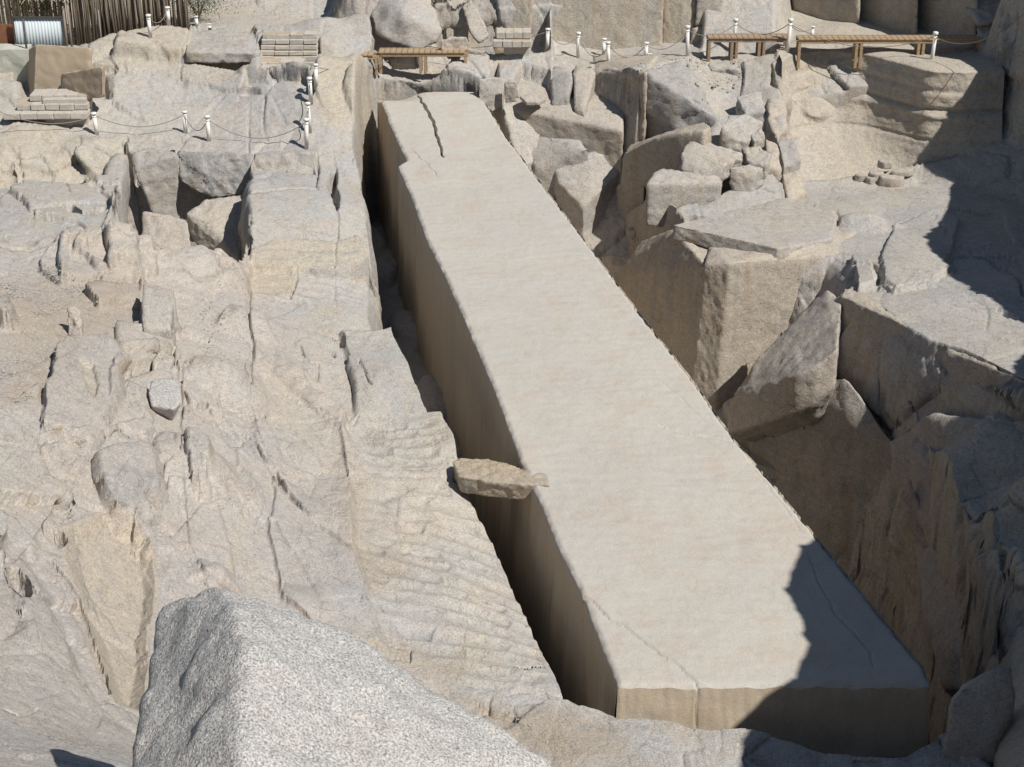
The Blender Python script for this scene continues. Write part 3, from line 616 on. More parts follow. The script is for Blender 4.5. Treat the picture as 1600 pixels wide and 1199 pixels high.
def build_obelisk():
    NL, NT, ND = 640, 190, 34
    yy = OLW[0, 1] + (43.15 - OLW[0, 1]) * np.linspace(0, 1, NL)
    o = np.argsort(OLW[:, 1]); xl = np.interp(yy, OLW[o, 1], OLW[o, 0]); o = np.argsort(ORW[:, 1]); xr = np.interp(yy, ORW[o, 1], ORW[o, 0])
    n1 = gnoise(yy / .5, yy * 0 + 3, yy * 0) * .018 + gnoise(yy / .12, yy * 0 + 3, yy * 0) * .012
    xl = xl + n1; xr = xr + gnoise(yy / .5, yy * 0 + 8, yy * 0) * .02 + gnoise(yy / .13, yy * 0 + 9, yy * 0) * .012
    s = np.concatenate([np.linspace(-1, -.0001, ND, endpoint=False), np.linspace(0, 1, NT), np.linspace(1.0001, 2, ND)])
    S, Yg = np.meshgrid(s, yy); XL = xl[:, None]; XR = xr[:, None]; u = np.clip(S, 0, 1); Xg = XL + (XR - XL) * u
    depth = np.where(S < 0, -S, np.where(S > 1, S - 1, 0)) ** 1.15 * 8
    Zt = obz(Yg); 
    # far end drops a little, rounded
    Zt = Zt - .25 * smooth((Yg - 42.3) / .9) * smooth((.45 - u) * 3 + .2)
    Zs = Zt - depth
    und = .02 * gnoise(Xg / 1.5, Yg / 1.1, Yg * 0) + .008 * gnoise(Xg / .5, Yg / .16, Yg * 0 + 4) + .005 * fbm(Xg / .2, Yg / .2, Yg * 0, 3)
    Zs = Zs + np.where(depth == 0, und, 0)
    for pts, w_, dz in OCR:
        V = np.array([at_ob(*p) for p in pts]); wx = .05 * gnoise(Xg / .5, Yg / .5, Yg * 0 + 30) + .006 * gnoise(Xg / .1, Yg / .1, Yg * 0 + 30)
        d, tpar = ldist(Xg + wx, Yg + wx, V[:, :2]); Zs = Zs - np.where(depth == 0, dz * np.clip(1 - d / (w_ * (.6 + .7 * np.sin(np.pi * np.clip(tpar, .05, .95)))), 0, 1) ** .5, 0)
    # the sides are hewn, battered outwards a little and fluted
    fl = .06 * gnoise(Yg / .45, Zs / 2.5, S * 0 + 2) + .03 * gnoise(Yg / .15, Zs / 1.2, S * 0 + 5)
    bat = np.minimum(depth, 4) * .035
    Xg = np.where(S < 0, Xg - bat - fl * smooth(depth / .3), np.where(S > 1, Xg + bat + fl * smooth(depth / .3), Xg))
    # soft worn arris
    ed = np.minimum(u * (XR - XL), (1 - u) * (XR - XL)); Zs = Zs - np.where(depth == 0, .05 * np.clip(1 - ed / .09, 0, 1) ** 2 * (1 + gnoise(Xg / .2, Yg / .2, Yg * 0)), 0)
    ce = np.clip(1 - (Yg - yy[0]) / .09, 0, 1); Zs = Zs - np.where(depth == 0, .045 * ce ** 2 * (1 + 1.3 * gnoise(Xg / .25, Yg * 0, Yg * 0)), 0)
    top = np.stack([Xg, Yg, Zs], -1)
    nl, ns = S.shape; idx = np.arange(nl * ns).reshape(nl, ns)
    F = [np.stack([idx[:-1, :-1], idx[:-1, 1:], idx[1:, 1:], idx[1:, :-1]], -1).reshape(-1, 4)]
    co = [top.reshape(-1, 3)]; off = nl * ns
    # ends
    for row, sgn in ((0, -1), (-1, 1)):
        sel = np.nonzero(depth[row] == 0)[0]; e = top[row, sel]; k = 60; v = np.linspace(0, 1, k)[None, :, None]
        bot = e.copy(); bot[:, 2] = -8
        g = e[:, None] * (1 - v) + bot[:, None] * v; dd = (e[:, None, 2] - g[..., 2])
        g[..., 1] += sgn * (dd * (.2 if sgn < 0 else .03) + smooth(dd / .15) * (.03 * gnoise(g[..., 0] / .5, g[..., 2] / .25, g[..., 2] * 0 + 6) + .012 * gnoise(g[..., 0] / .1, g[..., 2] / .06, g[..., 2] * 0)))
        sx = np.clip(v[..., 0] * 8, 0, 4) * .035
        cx = e[:, 0].mean(); hw = np.ptp(e[:, 0]) / 2; g[..., 0] += (g[..., 0] - cx) / hw * sx
        if sgn < 0:
            V = np.array([at_ob(1090, 1070)])[0]; dx = np.abs(g[..., 0] - V[0] + .05 * gnoise(g[..., 2] / .3, g[..., 2] * 0, g[..., 2] * 0)); g[..., 1] += .03 * np.clip(1 - dx / .013, 0, 1)
        m_ = g.shape[0]; ii = np.arange(m_ * k).reshape(m_, k) + off
        f = np.stack([ii[:-1, :-1], ii[:-1, 1:], ii[1:, 1:], ii[1:, :-1]], -1).reshape(-1, 4)
        F.append(f if sgn < 0 else f[:, ::-1]); co.append(g.reshape(-1, 3)); off += m_ * k
    co = np.concatenate(co); F = np.concatenate(F)
    ob = make_mesh('obelisk', co, F, M_OBEL)
    c = np.zeros((len(co), 4), np.float32)
    side = np.concatenate([(depth > 0).ravel(), np.ones(len(co) - nl * ns, bool)]); c[:, 3] = np.where(side, 1., .05); c[:, 2] = np.where(side, .1, .08)
    add_attr(ob, c)
    ob['label'] = 'huge smooth unfinished granite obelisk lying in its trench'; ob['category'] = 'obelisk'
    return ob
build_obelisk()
# ================================================================ things
GROUND = height
def drop(x, y): return float(height([x], [y])[0])
def tag(o, label=None, cat=None, group=None, kind=None):
    for k, v in (('label', label), ('category', cat), ('group', group), ('kind', kind)):
        if v: o[k] = v
    return o
def empty(name, loc, rz=0):
    o = bpy.data.objects.new(name, None); sc.collection.objects.link(o); o.location = loc; o.rotation_euler = (0, 0, rz); o.empty_display_size = .2; return o
def simple(name, col, rough=.6, var=.1, scale=12., metal=0, bump=.0, stretch=(1, 1, 1), spec=.3, dark=None):
    m, t, b = mat(name); tc = N(t, 'ShaderNodeTexCoord'); mp = N(t, 'ShaderNodeMapping'); mp.inputs['Scale'].default_value = stretch; t.links.new(tc.outputs['Object'], mp.inputs[0])
    n = noise(t, mp.outputs[0], scale, 6, .65); c = mix(t, rng(t, n, .3, .7), tuple(v * (1 - var) for v in col), tuple(min(1, v * (1 + var)) for v in col))
    if dark: c = mix(t, rng(t, noise(t, mp.outputs[0], scale * .3, 7, .7), .52, .66), c, dark)
    t.links.new(c, b.inputs['Base Color']); b.inputs['Roughness'].default_value = rough; b.inputs['Metallic'].default_value = metal; b.inputs['Specular IOR Level'].default_value = spec
    if bump:
        bu = N(t, 'ShaderNodeBump'); bu.inputs['Strength'].default_value = .6; bu.inputs['Distance'].default_value = bump; t.links.new(n, bu.inputs['Height']); t.links.new(bu.outputs[0], b.inputs['Normal'])
    return m
M_POST = simple('white_painted_post', (.66, .64, .60), .5, .08, 6, dark=(.5, .46, .41)); M_ROPE = simple('rope', (.23, .20, .17), .9, .3, 60)
M_WOOD = simple('varnished_wood', (.36, .26, .16), .55, .35, 5, stretch=(1, 1, 8), bump=.004, dark=(.24, .175, .12)); M_WOODG = simple('grey_wood', (.30, .22, .15), .8, .3, 5, bump=.004, dark=(.2, .15, .11))
M_REED = simple('reed', (.17, .135, .10), .85, .45, 3, stretch=(6, 6, .6), dark=(.13, .10, .07)); M_REED2 = simple('tan_reed', (.42, .33, .21), .85, .35, 3, stretch=(6, 6, .6), dark=(.2, .15, .1))
M_THATCH = simple('thatch', (.40, .34, .25), .95, .4, 10, bump=.03, dark=(.22, .18, .13)); M_TIN = simple('corrugated_tin', (.50, .55, .58), .75, .06, 2, metal=0, stretch=(1, 1, .2))
M_RUST = simple('rusty_sheet', (.22, .10, .055), .85, .3, 3, dark=(.12, .06, .04)); M_FRAME = simple('bare_metal_pole', (.26, .21, .17), .7, .2, 8); M_DARK = simple('dark_metal', (.07, .065, .06), .6, .2, 8)
M_BRICK = simple('pale_masonry', (.43, .395, .35), .95, .14, 7, bump=.02); M_MUD = simple('mud_render', (.40, .325, .24), .95, .10, 1.6, bump=.02, dark=(.36, .29, .215))
M_LEAF = simple('dry_green_leaf', (.085, .10, .05), .8, .3, 4); M_CREAM = simple('cream_render', (.42, .42, .36), .9, .06, 1.2, bump=.01)
def boxm(bm, x0, x1, y0, y1, z0, z1, M=None, bev=0):
    v = [bm.verts.new((x, y, z)) for x in (x0, x1) for y in (y0, y1) for z in (z0, z1)]
    for f in ((0, 1, 3, 2), (4, 6, 7, 5), (0, 4, 5, 1), (2, 3, 7, 6), (0, 2, 6, 4), (1, 5, 7, 3)): bm.faces.new([v[i] for i in f])
    if M is not None:
        for q in v: q.co = M @ q.co
    if bev:
        es = list({e for q in v for e in q.link_edges}); bmesh.ops.bevel(bm, geom=es, offset=bev, segments=1, affect='EDGES')
def objm(name, bm, m, parent=None, smooth_=False):
    bmesh.ops.recalc_face_normals(bm, faces=bm.faces[:])
    me = bpy.data.meshes.new(name); bm.to_mesh(me); bm.free(); me.materials.append(m)
    if smooth_:
        for p in me.polygons: p.use_smooth = True
    o = bpy.data.objects.new(name, me); sc.collection.objects.link(o)
    if parent: o.parent = parent
    return o
def tubem(bm, pts, r, n=8, caps=True):
    pts = [Vector(p) for p in pts]; rings = []; rr = r if isinstance(r, (list, tuple)) else [r] * len(pts)
    for i, p in enumerate(pts):
        d = (pts[min(i + 1, len(pts) - 1)] - pts[max(i - 1, 0)]).normalized(); a = d.orthogonal().normalized() if abs(d.z) < .9 else Vector((1, 0, 0)); a = (a - d * a.dot(d)).normalized(); b = d.cross(a)
        rings.append([bm.verts.new(p + (a * math.cos(k * 2 * math.pi / n) + b * math.sin(k * 2 * math.pi / n)) * rr[i]) for k in range(n)])
    for i in range(len(rings) - 1):
        for k in range(n): bm.faces.new([rings[i][k], rings[i][(k + 1) % n], rings[i + 1][(k + 1) % n], rings[i + 1][k]])
    if caps: bm.faces.new(rings[0][::-1]); bm.faces.new(rings[-1])
# ---------------------------------------------------------------- rocks
def rock(name, label, cat, pts, m, cuts=14, rough=.05, seed=0, group=None, down=.5, shrink=.0, top=None, fscale=None, tone=None):
    """a broken block: hull of measured corner points (picture x, picture y, height), split finely and roughened"""
    W = [at(*p) for p in pts] if top is None else top
    W = [Vector(p) for p in W]; c = sum(W, Vector()) / len(W)
    allp = W + [Vector((c.x + (p.x - c.x) * (1 - shrink), c.y + (p.y - c.y) * (1 - shrink), p.z - down)) for p in W]
    bm = bmesh.new(); vs_ = [bm.verts.new(p) for p in allp]
    r = bmesh.ops.convex_hull(bm, input=vs_)
    junk = [g for g in r['geom_interior'] + r['geom_unused'] if isinstance(g, bmesh.types.BMVert)]
    if junk: bmesh.ops.delete(bm, geom=list(set(junk)), context='VERTS')
    bmesh.ops.triangulate(bm, faces=bm.faces[:])
    size = max((a.co - b.co).length for a in bm.verts for b in bm.verts)
    tgt = size / cuts
    for it in range(7):
        es = [e for e in bm.edges if e.calc_length() > tgt * 1.4]
        if not es or len(bm.verts) > 9000: break
        bmesh.ops.subdivide_edges(bm, edges=es, cuts=1); bmesh.ops.triangulate(bm, faces=[f for f in bm.faces if len(f.verts) > 3])
    bm.normal_update()
    base = Vector((c.x, c.y, min(p.z for p in allp)))
    co = np.array([v.co[:] for v in bm.verts]); no = np.array([v.normal[:] for v in bm.verts])
    s = size; fs = fscale or .32
    f, j = facets(co[:, 0] / (s * fs) + seed * 3.1, co[:, 1] / (s * fs) + seed, co[:, 2] / (s * fs * .8)); n = fbm(co[:, 0] / (s * .12), co[:, 1] / (s * .12), co[:, 2] / (s * .12) + seed, 4)
    for v, q, nn in zip(bm.verts, rough * s * 1.4 * f, no): v.co += Vector(nn) * float(q)
    # wear the arrises
    for _ in range(2): bmesh.ops.smooth_vert(bm, verts=bm.verts[:], factor=.3, use_axis_x=True, use_axis_y=True, use_axis_z=True)
    n2 = fbm(co[:, 0] / .16, co[:, 1] / .16, co[:, 2] / .16 + seed, 3)
    for v, q, nn in zip(bm.verts, rough * s * .45 * n + min(.02, s * .010) * n2, no): v.co += Vector(nn) * float(q)
    for v in bm.verts: v.co -= base
    o = objm(name, bm, m, smooth_=True); o.location = base
    add_attr(o, np.tile(tone or (.0, .1, .1, .1), (len(o.data.vertices), 1)))
    if cat: tag(o, label, cat, group)
    return o
# foreground boulder
fg = [(334,918,6.9),(252,948,6.6),(262,990,6.55),(365,948,7.05),(425,938,6.88),(520,980,6.65),(620,1040,6.35),(700,1090,6.15),(868,1200,5.85),(930,1300,5.55),(300,1420,6.6),(150,1500,6.3),(222,1200,6.4),(380,1010,7.1),(378,1200,6.95)]
rock('granite_boulder','grey speckled granite boulder filling the bottom left foreground, pointed at the top','boulder',fg,M_GREY,cuts=84,rough=.011,seed=3,down=2.6,shrink=-.05,fscale=.13)
# stone slab lying across the trench
pl = np.array([at(706,722,.16),at(718,716,.17),at(760,717,.2),at(858,742,.33),at(860,758,.33),at(815,757,.3),at(760,752,.24),at(716,745,.18)])
ps = rock('stone_slab','tan stone slab lying across the trench from the ledge to the obelisk','stone slab',None,M_TAN,cuts=40,rough=.009,seed=1,down=.30,shrink=.06,top=[tuple(p) for p in pl],fscale=.2)
BLK = [
 ('stone_block','taller rough grey block of the adjoining pair in the left hillside',[(222,442,2.35),(262,452,2.25),(270,470,2.2),(267,512,2.05),(223,512,2.1),(221,475,2.25)],.75,M_ROCK,.02),
 ('stone_block','lower square grey block, left of its taller neighbour on the hillside',[(187,506,2.12),(200,503,2.12),(222,505,2.1),(223,536,2.0),(190,538,2.0),(183,520,2.1)],.6,M_ROCK,.02),
 ('stone_block','speckled grey block jutting from the left slope with a shaded underside',[(231,612,2.12),(236,594,2.16),(260,590,2.16),(279,594,2.12),(284,628,2.06),(271,640,2.02),(235,634,2.04)],.30,M_GREY,.02),
 ('standing_stone','small pale upright stone on the scree of the left slope',[(104,484,2.7),(112,478,2.75),(124,482,2.7),(130,500,2.5),(128,524,2.35),(106,524,2.35)],.3,M_ROCK,.06),
 ('boulder','largest grey boulder, overhanging the far boardwalk at the cliff foot',[(582,10,46.2),(600,-25,47),(660,-30,47),(676,10,45.9),(690,45,45.2),(683,64,44.9),(655,74,44.8),(620,66,44.9),(590,50,45.2),(580,28,45.7),(630,20,45.1)],.1,M_ROCK,.045),
 ('boulder','leaning pointed stone against the back cliff above the boardwalk',[(722,8,46.6),(735,-2,46.7),(752,25,46.2),(765,54,45.7),(748,66,45.5),(733,45,45.8)],.1,M_ROCK,.03),
 ('boulder','low rounded rock right of the big boulder behind the boardwalk',[(688,62,2.7),(705,56,2.75),(730,58,2.7),(735,74,2.4),(700,76,2.35)],.3,M_ROCK,.05),
 ('boulder','pale wedge of rock just behind the long boardwalk beam',[(608,82,2.3),(630,77,2.35),(648,84,2.3),(650,92,2.1),(612,92,2.1)],.3,M_ROCK,.05),
 ('boulder','flat pale slab of rock behind the right end of the first boardwalk',[(700,74,2.4),(720,72,2.4),(760,82,2.3),(765,90,2.1),(705,88,2.1)],.25,M_ROCK,.05),
 ('boulder','squat rectangular boulder standing on the sunlit slab below the middle posts',[(1108,98,2.2),(1128,97,2.2),(1152,102,2.1),(1156,110,2.1),(1135,108,2.1),(1106,112,2.0),(1108,106,2.1)],.75,M_ROCK,.035),
 ('boulder','wide tan block with a dark left face above the shelf of the right ledge',[(1009,288,.62),(1020,268,.7),(1032,262,.75),(1062,276,.62),(1092,278,.6),(1124,273,.6),(1130,285,.5),(1060,290,.5)],1.1,M_ROCK,.02),
 ('boulder','big rounded block with an undercut base in the rock pile right of the obelisk',[(1128,196,1.5),(1140,180,1.6),(1165,178,1.6),(1192,190,1.4),(1180,215,1.1),(1165,225,1.0),(1140,215,1.2),(1125,205,1.35)],.45,M_ROCK,.05),
 ('boulder','long overhanging grey rock in the pile, left of the rounded block',[(1062,240,1.0),(1085,205,1.35),(1108,220,1.2),(1112,248,.95),(1150,250,.9),(1130,262,.8),(1085,272,.65),(1066,262,.75)],.35,M_ROCK,.05),
 ('boulder','small stepped flake lying between the overhanging rocks of the pile',[(1114,226,1.05),(1140,232,1.0),(1160,240,.9),(1158,250,.85),(1130,246,.9),(1116,244,.95)],.22,M_ROCK,.05),
 ('boulder','angular stone at the right end of the overhanging rock pile',[(1160,232,.95),(1185,228,1.0),(1205,240,.9),(1198,258,.75),(1170,255,.75)],.4,M_ROCK,.05),
 ('boulder','small broken stone wedged in the upper right of the rock pile',[(1172,208,1.2),(1190,200,1.3),(1196,212,1.15),(1178,222,1.05)],.3,M_ROCK,.05),
 ('boulder','tilted slab with a lit face under the overhanging rock pile',[(1140,262,.75),(1170,256,.75),(1195,262,.7),(1175,278,.5),(1150,284,.4)],.45,M_ROCK,.04),
 ('flat_stone','oval flat stone lying on the bench just above the trench, right of the obelisk head',[(812,150,1.42),(825,147,1.42),(845,147,1.42),(853,154,1.36),(840,160,1.33),(822,160,1.33)],.1,M_ROCK,.03),
 ('boulder','pale block at the corner of the bench right of the obelisk head',[(748,124,1.95),(765,120,1.95),(785,122,1.9),(788,140,1.6),(770,148,1.5),(752,138,1.7)],.5,M_ROCK,.035),
 ('boulder','square grey stone beside the oval flat stone',[(788,128,1.9),(800,124,1.95),(808,128,1.9),(806,140,1.7),(790,142,1.65)],.35,M_ROCK,.04),
 ('boulder','grey rock with a dark underside in the deep shade at the bottom right corner',[(1482,1100,.4),(1500,1068,.6),(1545,1045,.8),(1580,1040,.8),(1590,1090,.5),(1560,1150,.1),(1545,1160,.0),(1495,1140,.1)],.9,M_ROCK,.025),
 ('boulder','bright broken block lying on the cliff beyond the right end of the boardwalk',[(1508,8,44.6),(1530,-15,45),(1575,-10,44.8),(1568,30,43.8),(1530,36,43.8)],.1,M_ROCK,.05),
 ('boulder','cracked pinkish rock at the foot of the cliff right of the boardwalk',[(1528,36,44.2),(1560,28,44.2),(1595,38,43.6),(1570,70,43),(1528,70,43.4)],.2,M_ROCK,.05),
 ('boulder','grey rock on the brink at the right edge beyond the boardwalk',[(1556,80,2.9),(1580,66,3.1),(1610,60,3.2),(1615,85,2.8),(1575,96,2.6)],.6,M_ROCK,.04),
]
for nm,lb,pts,dn,m_,rg in BLK:
    rock(nm,lb,'stone block' if nm=='stone_block' else nm.replace('_',' '),pts,m_,cuts=20,rough=rg,seed=len(lb)%17,down=dn,shrink=.4 if 'jutting' in lb else 0)
rock('overhanging_slab','thick rock slab bridging the small dark cave on the left outcrop','rock slab',[(290,82,2.7),(330,75,2.78),(365,75,2.78),(404,84,2.68),(408,58,2.8),(350,44,2.9),(292,50,2.9)],M_ROCK,cuts=24,rough=.025,seed=5,down=.28)
# ---------------------------------------------------------------- quarried rock faces: crisp blocks of the living rock
def face(pts, down=.3, m=None, cuts=40, rough=.010, seed=1, shrink=-.02, tone=(.0, .1, .3, .35), fscale=.22, name='rock_face'):
    o = rock(name, None, None, pts, m or M_ROCK, cuts=cuts, rough=rough, seed=seed, down=down, shrink=shrink, fscale=fscale, tone=tone); o['kind'] = 'structure'; return o
G_ = (0, .6, .1, .1); T_ = (0, 0, .3, .55)
face([(1101,414,.0),(1112,393,.1),(1140,411,.15),(1217,404,.05),(1262,385,.2),(1322,400,-.05),(1340,360,0),(1222,350,.2),(1110,372,.1)],4.6,cuts=64,rough=.004,seed=2,tone=T_,shrink=-.16)

face([(962,431,-1.45),(985,403,-.9),(1012,391,-.5),(1040,370,-.02),(1051,358,.2),(1064,372,.15),(1090,393,.02),(1101,415,-.1),(1130,385,.0),(1070,355,.1),(1000,378,-.6)],4,cuts=56,rough=.005,seed=3,tone=T_)
face([(1051,352,.45),(1110,363,.42),(1217,389,.33),(1250,383,.26),(1300,372,.2),(1310,335,.1),(1228,308,.1),(1170,344,.3),(1070,348,.42)],.34,cuts=50,rough=.006,seed=4,tone=(0,.2,.2,.1))
face([(1138,628,-1.95),(1165,606,-1.5),(1185,560,-1.2),(1215,535,-1.05),(1240,520,-.9),(1270,470,-.4),(1292,452,-.1),(1245,588,-.68),(1275,575,-.45),(1308,548,-.1),(1315,470,0),(1180,640,-2.4),(1280,620,-1.6)],.8,cuts=46,rough=.013,seed=5,tone=(0,.15,.3,.3),fscale=.3)
face([(1313,463,.12),(1345,468,.2),(1375,479,.22),(1418,511,.3),(1420,490,.2),(1340,440,.1),(1313,540,-.9),(1345,558,-1.05),(1378,575,-1.0),(1400,560,-.6)],.1,cuts=36,rough=.015,seed=6,tone=T_)
face([(1310,545,-1.0),(1345,553,-1.1),(1372,570,-1.1),(1380,620,-1.9),(1374,680,-2.8),(1330,700,-3.1),(1306,650,-2.5),(1340,515,-1)],.4,cuts=34,rough=.02,seed=7)
face([(1378,572,-1.0),(1420,513,.2),(1450,535,.25),(1450,560,-.1),(1446,640,-1.5),(1400,690,-2.5),(1383,640,-1.9)],.4,cuts=34,rough=.022,seed=8,tone=T_)
face([(1450,538,.2),(1500,550,.36),(1555,575,.46),(1610,600,.56),(1620,640,-.1),(1540,670,-.7),(1480,660,-1.0),(1452,620,-.9)],.4,cuts=36,rough=.022,seed=9)
face([(1447,588,-.35),(1470,577,-.25),(1500,563,-.1),(1516,560,-.05),(1524,570,-.1),(1518,612,-.6),(1500,628,-.8),(1460,615,-.8),(1445,740,-2.9),(1500,760,-2.8),(1530,700,-1.8)],.2,cuts=36,rough=.03,seed=10,tone=G_)
face([(1310,640,-2.5),(1400,665,-2.3),(1420,740,-3.0),(1400,860,-4.6),(1340,800,-4.6),(1306,740,-4.3)],.4,cuts=34,rough=.02,seed=11,tone=T_)
face([(1393,805,-2.7),(1405,765,-2.1),(1420,745,-1.8),(1440,790,-2.3),(1472,860,-2.9),(1508,950,-3.8),(1482,968,-4.0),(1425,885,-3.6)],.5,cuts=34,rough=.02,seed=12,tone=T_)
face([(1440,640,-1.3),(1520,660,-.8),(1600,640,-.1),(1640,700,0),(1600,800,-1.2),(1520,830,-2.3),(1450,800,-2.9),(1425,720,-2.2)],.4,cuts=36,rough=.035,seed=13)
face([(1500,840,-2.3),(1540,800,-1.6),(1600,790,-1.0),(1640,900,-1.4),(1600,960,-2.2),(1540,960,-3.1),(1505,900,-3.0)],.5,cuts=36,rough=.03,seed=14,tone=T_)
face([(1555,960,-2.2),(1600,880,-.8),(1680,900,.6),(1680,1199,.9),(1560,1199,.0),(1545,1080,-1.4)],.8,cuts=40,rough=.012,seed=15,tone=T_)
# between the pillar and the head of the obelisk
face([(803,186,.6),(826,184,.6),(850,187,.6),(880,197,.55),(905,215,.4),(919,234,.2),(884,232,.2),(862,242,0),(858,262,-.3),(848,263,-.3),(836,265,-.35),(826,236,.05)],3,cuts=44,rough=.012,seed=16,tone=G_)
face([(866,262,-.3),(884,242,-.05),(921,240,.05),(985,228,.1),(990,250,-.2),(935,300,-.8),(912,324,-1.1),(905,322,-1.1),(872,284,-.6)],3,cuts=44,rough=.012,seed=17,tone=(0,.2,.1,.1))
face([(756,162,1.1),(800,164,.95),(880,178,.9),(950,195,.8),(974,206,.72),(975,160,1.2),(862,122,1.5),(757,130,1.5)],3,cuts=56,rough=.012,seed=18,tone=(0,.1,.3,.3))
face([(859,108,1.9),(866,102,1.95),(890,106,1.9),(896,118,1.85),(889,150,1.4),(862,158,1.25)],2,cuts=26,rough=.02,seed=19,tone=G_)
face([(896,112,1.9),(930,112,1.9),(930,100,2),(898,100,2),(898,172,1.1),(913,178,1.05)],1.5,cuts=26,rough=.012,seed=20,tone=(0,.1,.2,.3))
face([(928,112,1.85),(960,113,2.0),(1010,114,2.3),(1030,85,2.4),(925,85,1.95),(940,190,.4),(970,205,.3),(1000,190,.9)],1.6,cuts=36,rough=.010,seed=21,tone=T_)
face([(1008,112,2.3),(1040,97,2.35),(1072,95,2.2),(1090,135,1.85),(1104,165,1.5),(1122,188,1.2),(1085,205,.6),(1045,226,.1),(990,238,-.4),(964,215,-.5),(975,190,.2),(1000,130,1.7)],1,cuts=46,rough=.028,seed=22,tone=(0,.9,.1,.1),fscale=.14)
face([(972,243,41.4),(985,238,41.1),(1000,235,40.9),(1014,226,40.6),(1028,215,40.2),(1060,208,39.7),(1100,204,39.3),(1112,198,39.6),(1100,190,40.5),(1045,205,41.5),(985,226,42.5)],1.1,cuts=44,rough=.008,seed=23,tone=T_)
face([(964,291,41.6),(974,282,41.6),(985,287,41.2),(1007,292,40.6),(1010,282,41.2),(978,276,42.2)],1.0,cuts=30,rough=.010,seed=24,tone=T_)
face([(937,345,42.6),(940,300,42.8),(948,284,42.6),(958,276,42.2),(961,290,42.1),(970,312,41.6),(977,331,41.3),(960,350,41.6)],2.2,cuts=36,rough=.008,seed=25,tone=T_)
face([(975,333,41.3),(992,343,40.6),(1010,325,39.7),(1015,307,39.3),(1040,312,38.4),(1060,326,37.3),(1072,340,36.8),(1054,350,37.2),(1040,366,37.6),(1005,372,39.2)],2.4,cuts=44,rough=.008,seed=26,tone=T_)
face([(910,335,42.8),(915,312,43),(925,304,42.9),(932,306,42.6),(938,340,42.2),(925,350,42.4)],2.4,cuts=26,rough=.012,seed=27,tone=T_)
face([(940,400,-1.9),(955,398,-1.7),(985,402,-1.6),(975,415,-1.8),(958,422,-2.0),(943,414,-2.1)],.6,cuts=22,rough=.02,seed=28,tone=T_)
# broken blocks round the dark hollow on the left
face([(210,236,37.9),(240,238,37.8),(272,236,37.7),(275,244,37.6),(266,275,37.6),(262,325,37.5),(270,346,37.5),(246,346,37.4),(232,300,37.4),(216,262,37.5)],.1,cuts=34,rough=.015,seed=29,tone=(0,.3,.1,.1),shrink=-.2)
def bk(px, py, back): p = at(px, py, 30.); return (px, py, back)
face([(276,238,38.4),(335,244,38.3),(394,242,38.2),(396,262,38.0),(389,292,37.9),(362,301,37.8),(330,304,37.9),(300,292,38.1),(283,276,38.2),(300,236,39.4),(392,236,39.4)],.08,cuts=40,rough=.022,seed=30,tone=(0,.9,.1,.1),fscale=.12)
face([(398,242,38.2),(470,241,38.2),(496,236,38.2),(497,262,38.0),(495,296,37.8),(430,296,37.7),(393,300,37.8),(400,234,39.4),(496,230,39.4)],.08,cuts=40,rough=.016,seed=31,tone=(0,.2,.2,.2),fscale=.14)
face([(290,332,36.2),(320,312,36.6),(386,302,36.8),(390,330,36.3),(388,385,35.6),(373,406,35.2),(352,378,35.6),(330,352,35.8),(300,346,36.0)],.5,cuts=36,rough=.02,seed=32,tone=(0,.1,.2,.2))
face([(222,330,36.4),(262,335,36.4),(292,345,36.2),(300,395,35.6),(245,392,35.6),(222,370,36)],.3,cuts=30,rough=.02,seed=33,tone=(0,.2,.3,.2))
def panel(pts, thick, **k):
    face(pts + [(a, b, y + thick) for a, b, y in pts], .02, **k)
O_ = (0, 0, .1, .8)
panel([(1190,622,31.0),(1250,602,30.2),(1320,590,29.7),(1400,700,28.7),(1420,860,28.4),(1350,980,28.9),(1250,900,30.2),(1160,760,31.6)],1.5,cuts=44,rough=.022,seed=50,tone=(0,.45,.3,.25),fscale=.17)  # pit walls: grey rock tone, partly darkened to imitate the deep shade
panel([(1136,634,31.7),(1200,600,30.6),(1252,596,29.9),(1262,700,30.1),(1262,900,31.0),(1160,760,32.2)],1.5,cuts=40,rough=.022,seed=53,tone=(0,.4,.3,.3),fscale=.17)
panel([(1395,690,28.4),(1450,650,27.7),(1530,655,26.6),(1610,660,25.8),(1610,880,24.2),(1500,960,24.6),(1425,900,26.9)],1.5,cuts=44,rough=.026,seed=51,tone=(0,.5,.3,.2),fscale=.15)
panel([(1420,850,26.8),(1520,870,24.3),(1585,960,22.0),(1570,1100,20.6),(1475,1080,22.6),(1440,960,24.6)],1.4,cuts=40,rough=.022,seed=52,tone=(0,.6,.2,.15),fscale=.17)
panel([(700,92,46.3),(772,88,46.4),(775,60,46.6),(790,-150,47.7),(690,-150,47.9),(712,20,47)],2,cuts=40,rough=.008,seed=40,tone=O_)
panel([(772,88,46.3),(826,80,46.1),(848,-150,47.2),(790,-150,47.6)],2,cuts=40,rough=.006,seed=41,tone=O_)
panel([(827,76,46.5),(940,92,46.1),(1032,94,45.9),(1040,-150,46.9),(856,-150,47.3)],2,cuts=50,rough=.007,seed=42,tone=(0,.25,.1,.7))
panel([(1034,92,46.2),(1082,84,46.0),(1098,-150,47),(1037,-150,47.1)],2,cuts=36,rough=.007,seed=43,tone=O_)
panel([(1076,86,45.7),(1132,82,45.5),(1140,52,45.8),(1100,38,46),(1082,45,45.9)],1.5,cuts=26,rough=.014,seed=44,tone=O_)
panel([(1086,40,46.0),(1128,34,45.9),(1134,-60,46.4),(1092,-60,46.5)],2,cuts=26,rough=.012,seed=45,tone=(0,.3,.1,.4))
panel([(1132,64,50.2),(1242,64,48.4),(1242,-160,49),(1132,-160,50.8)],2,cuts=40,rough=.012,seed=46,tone=T_)
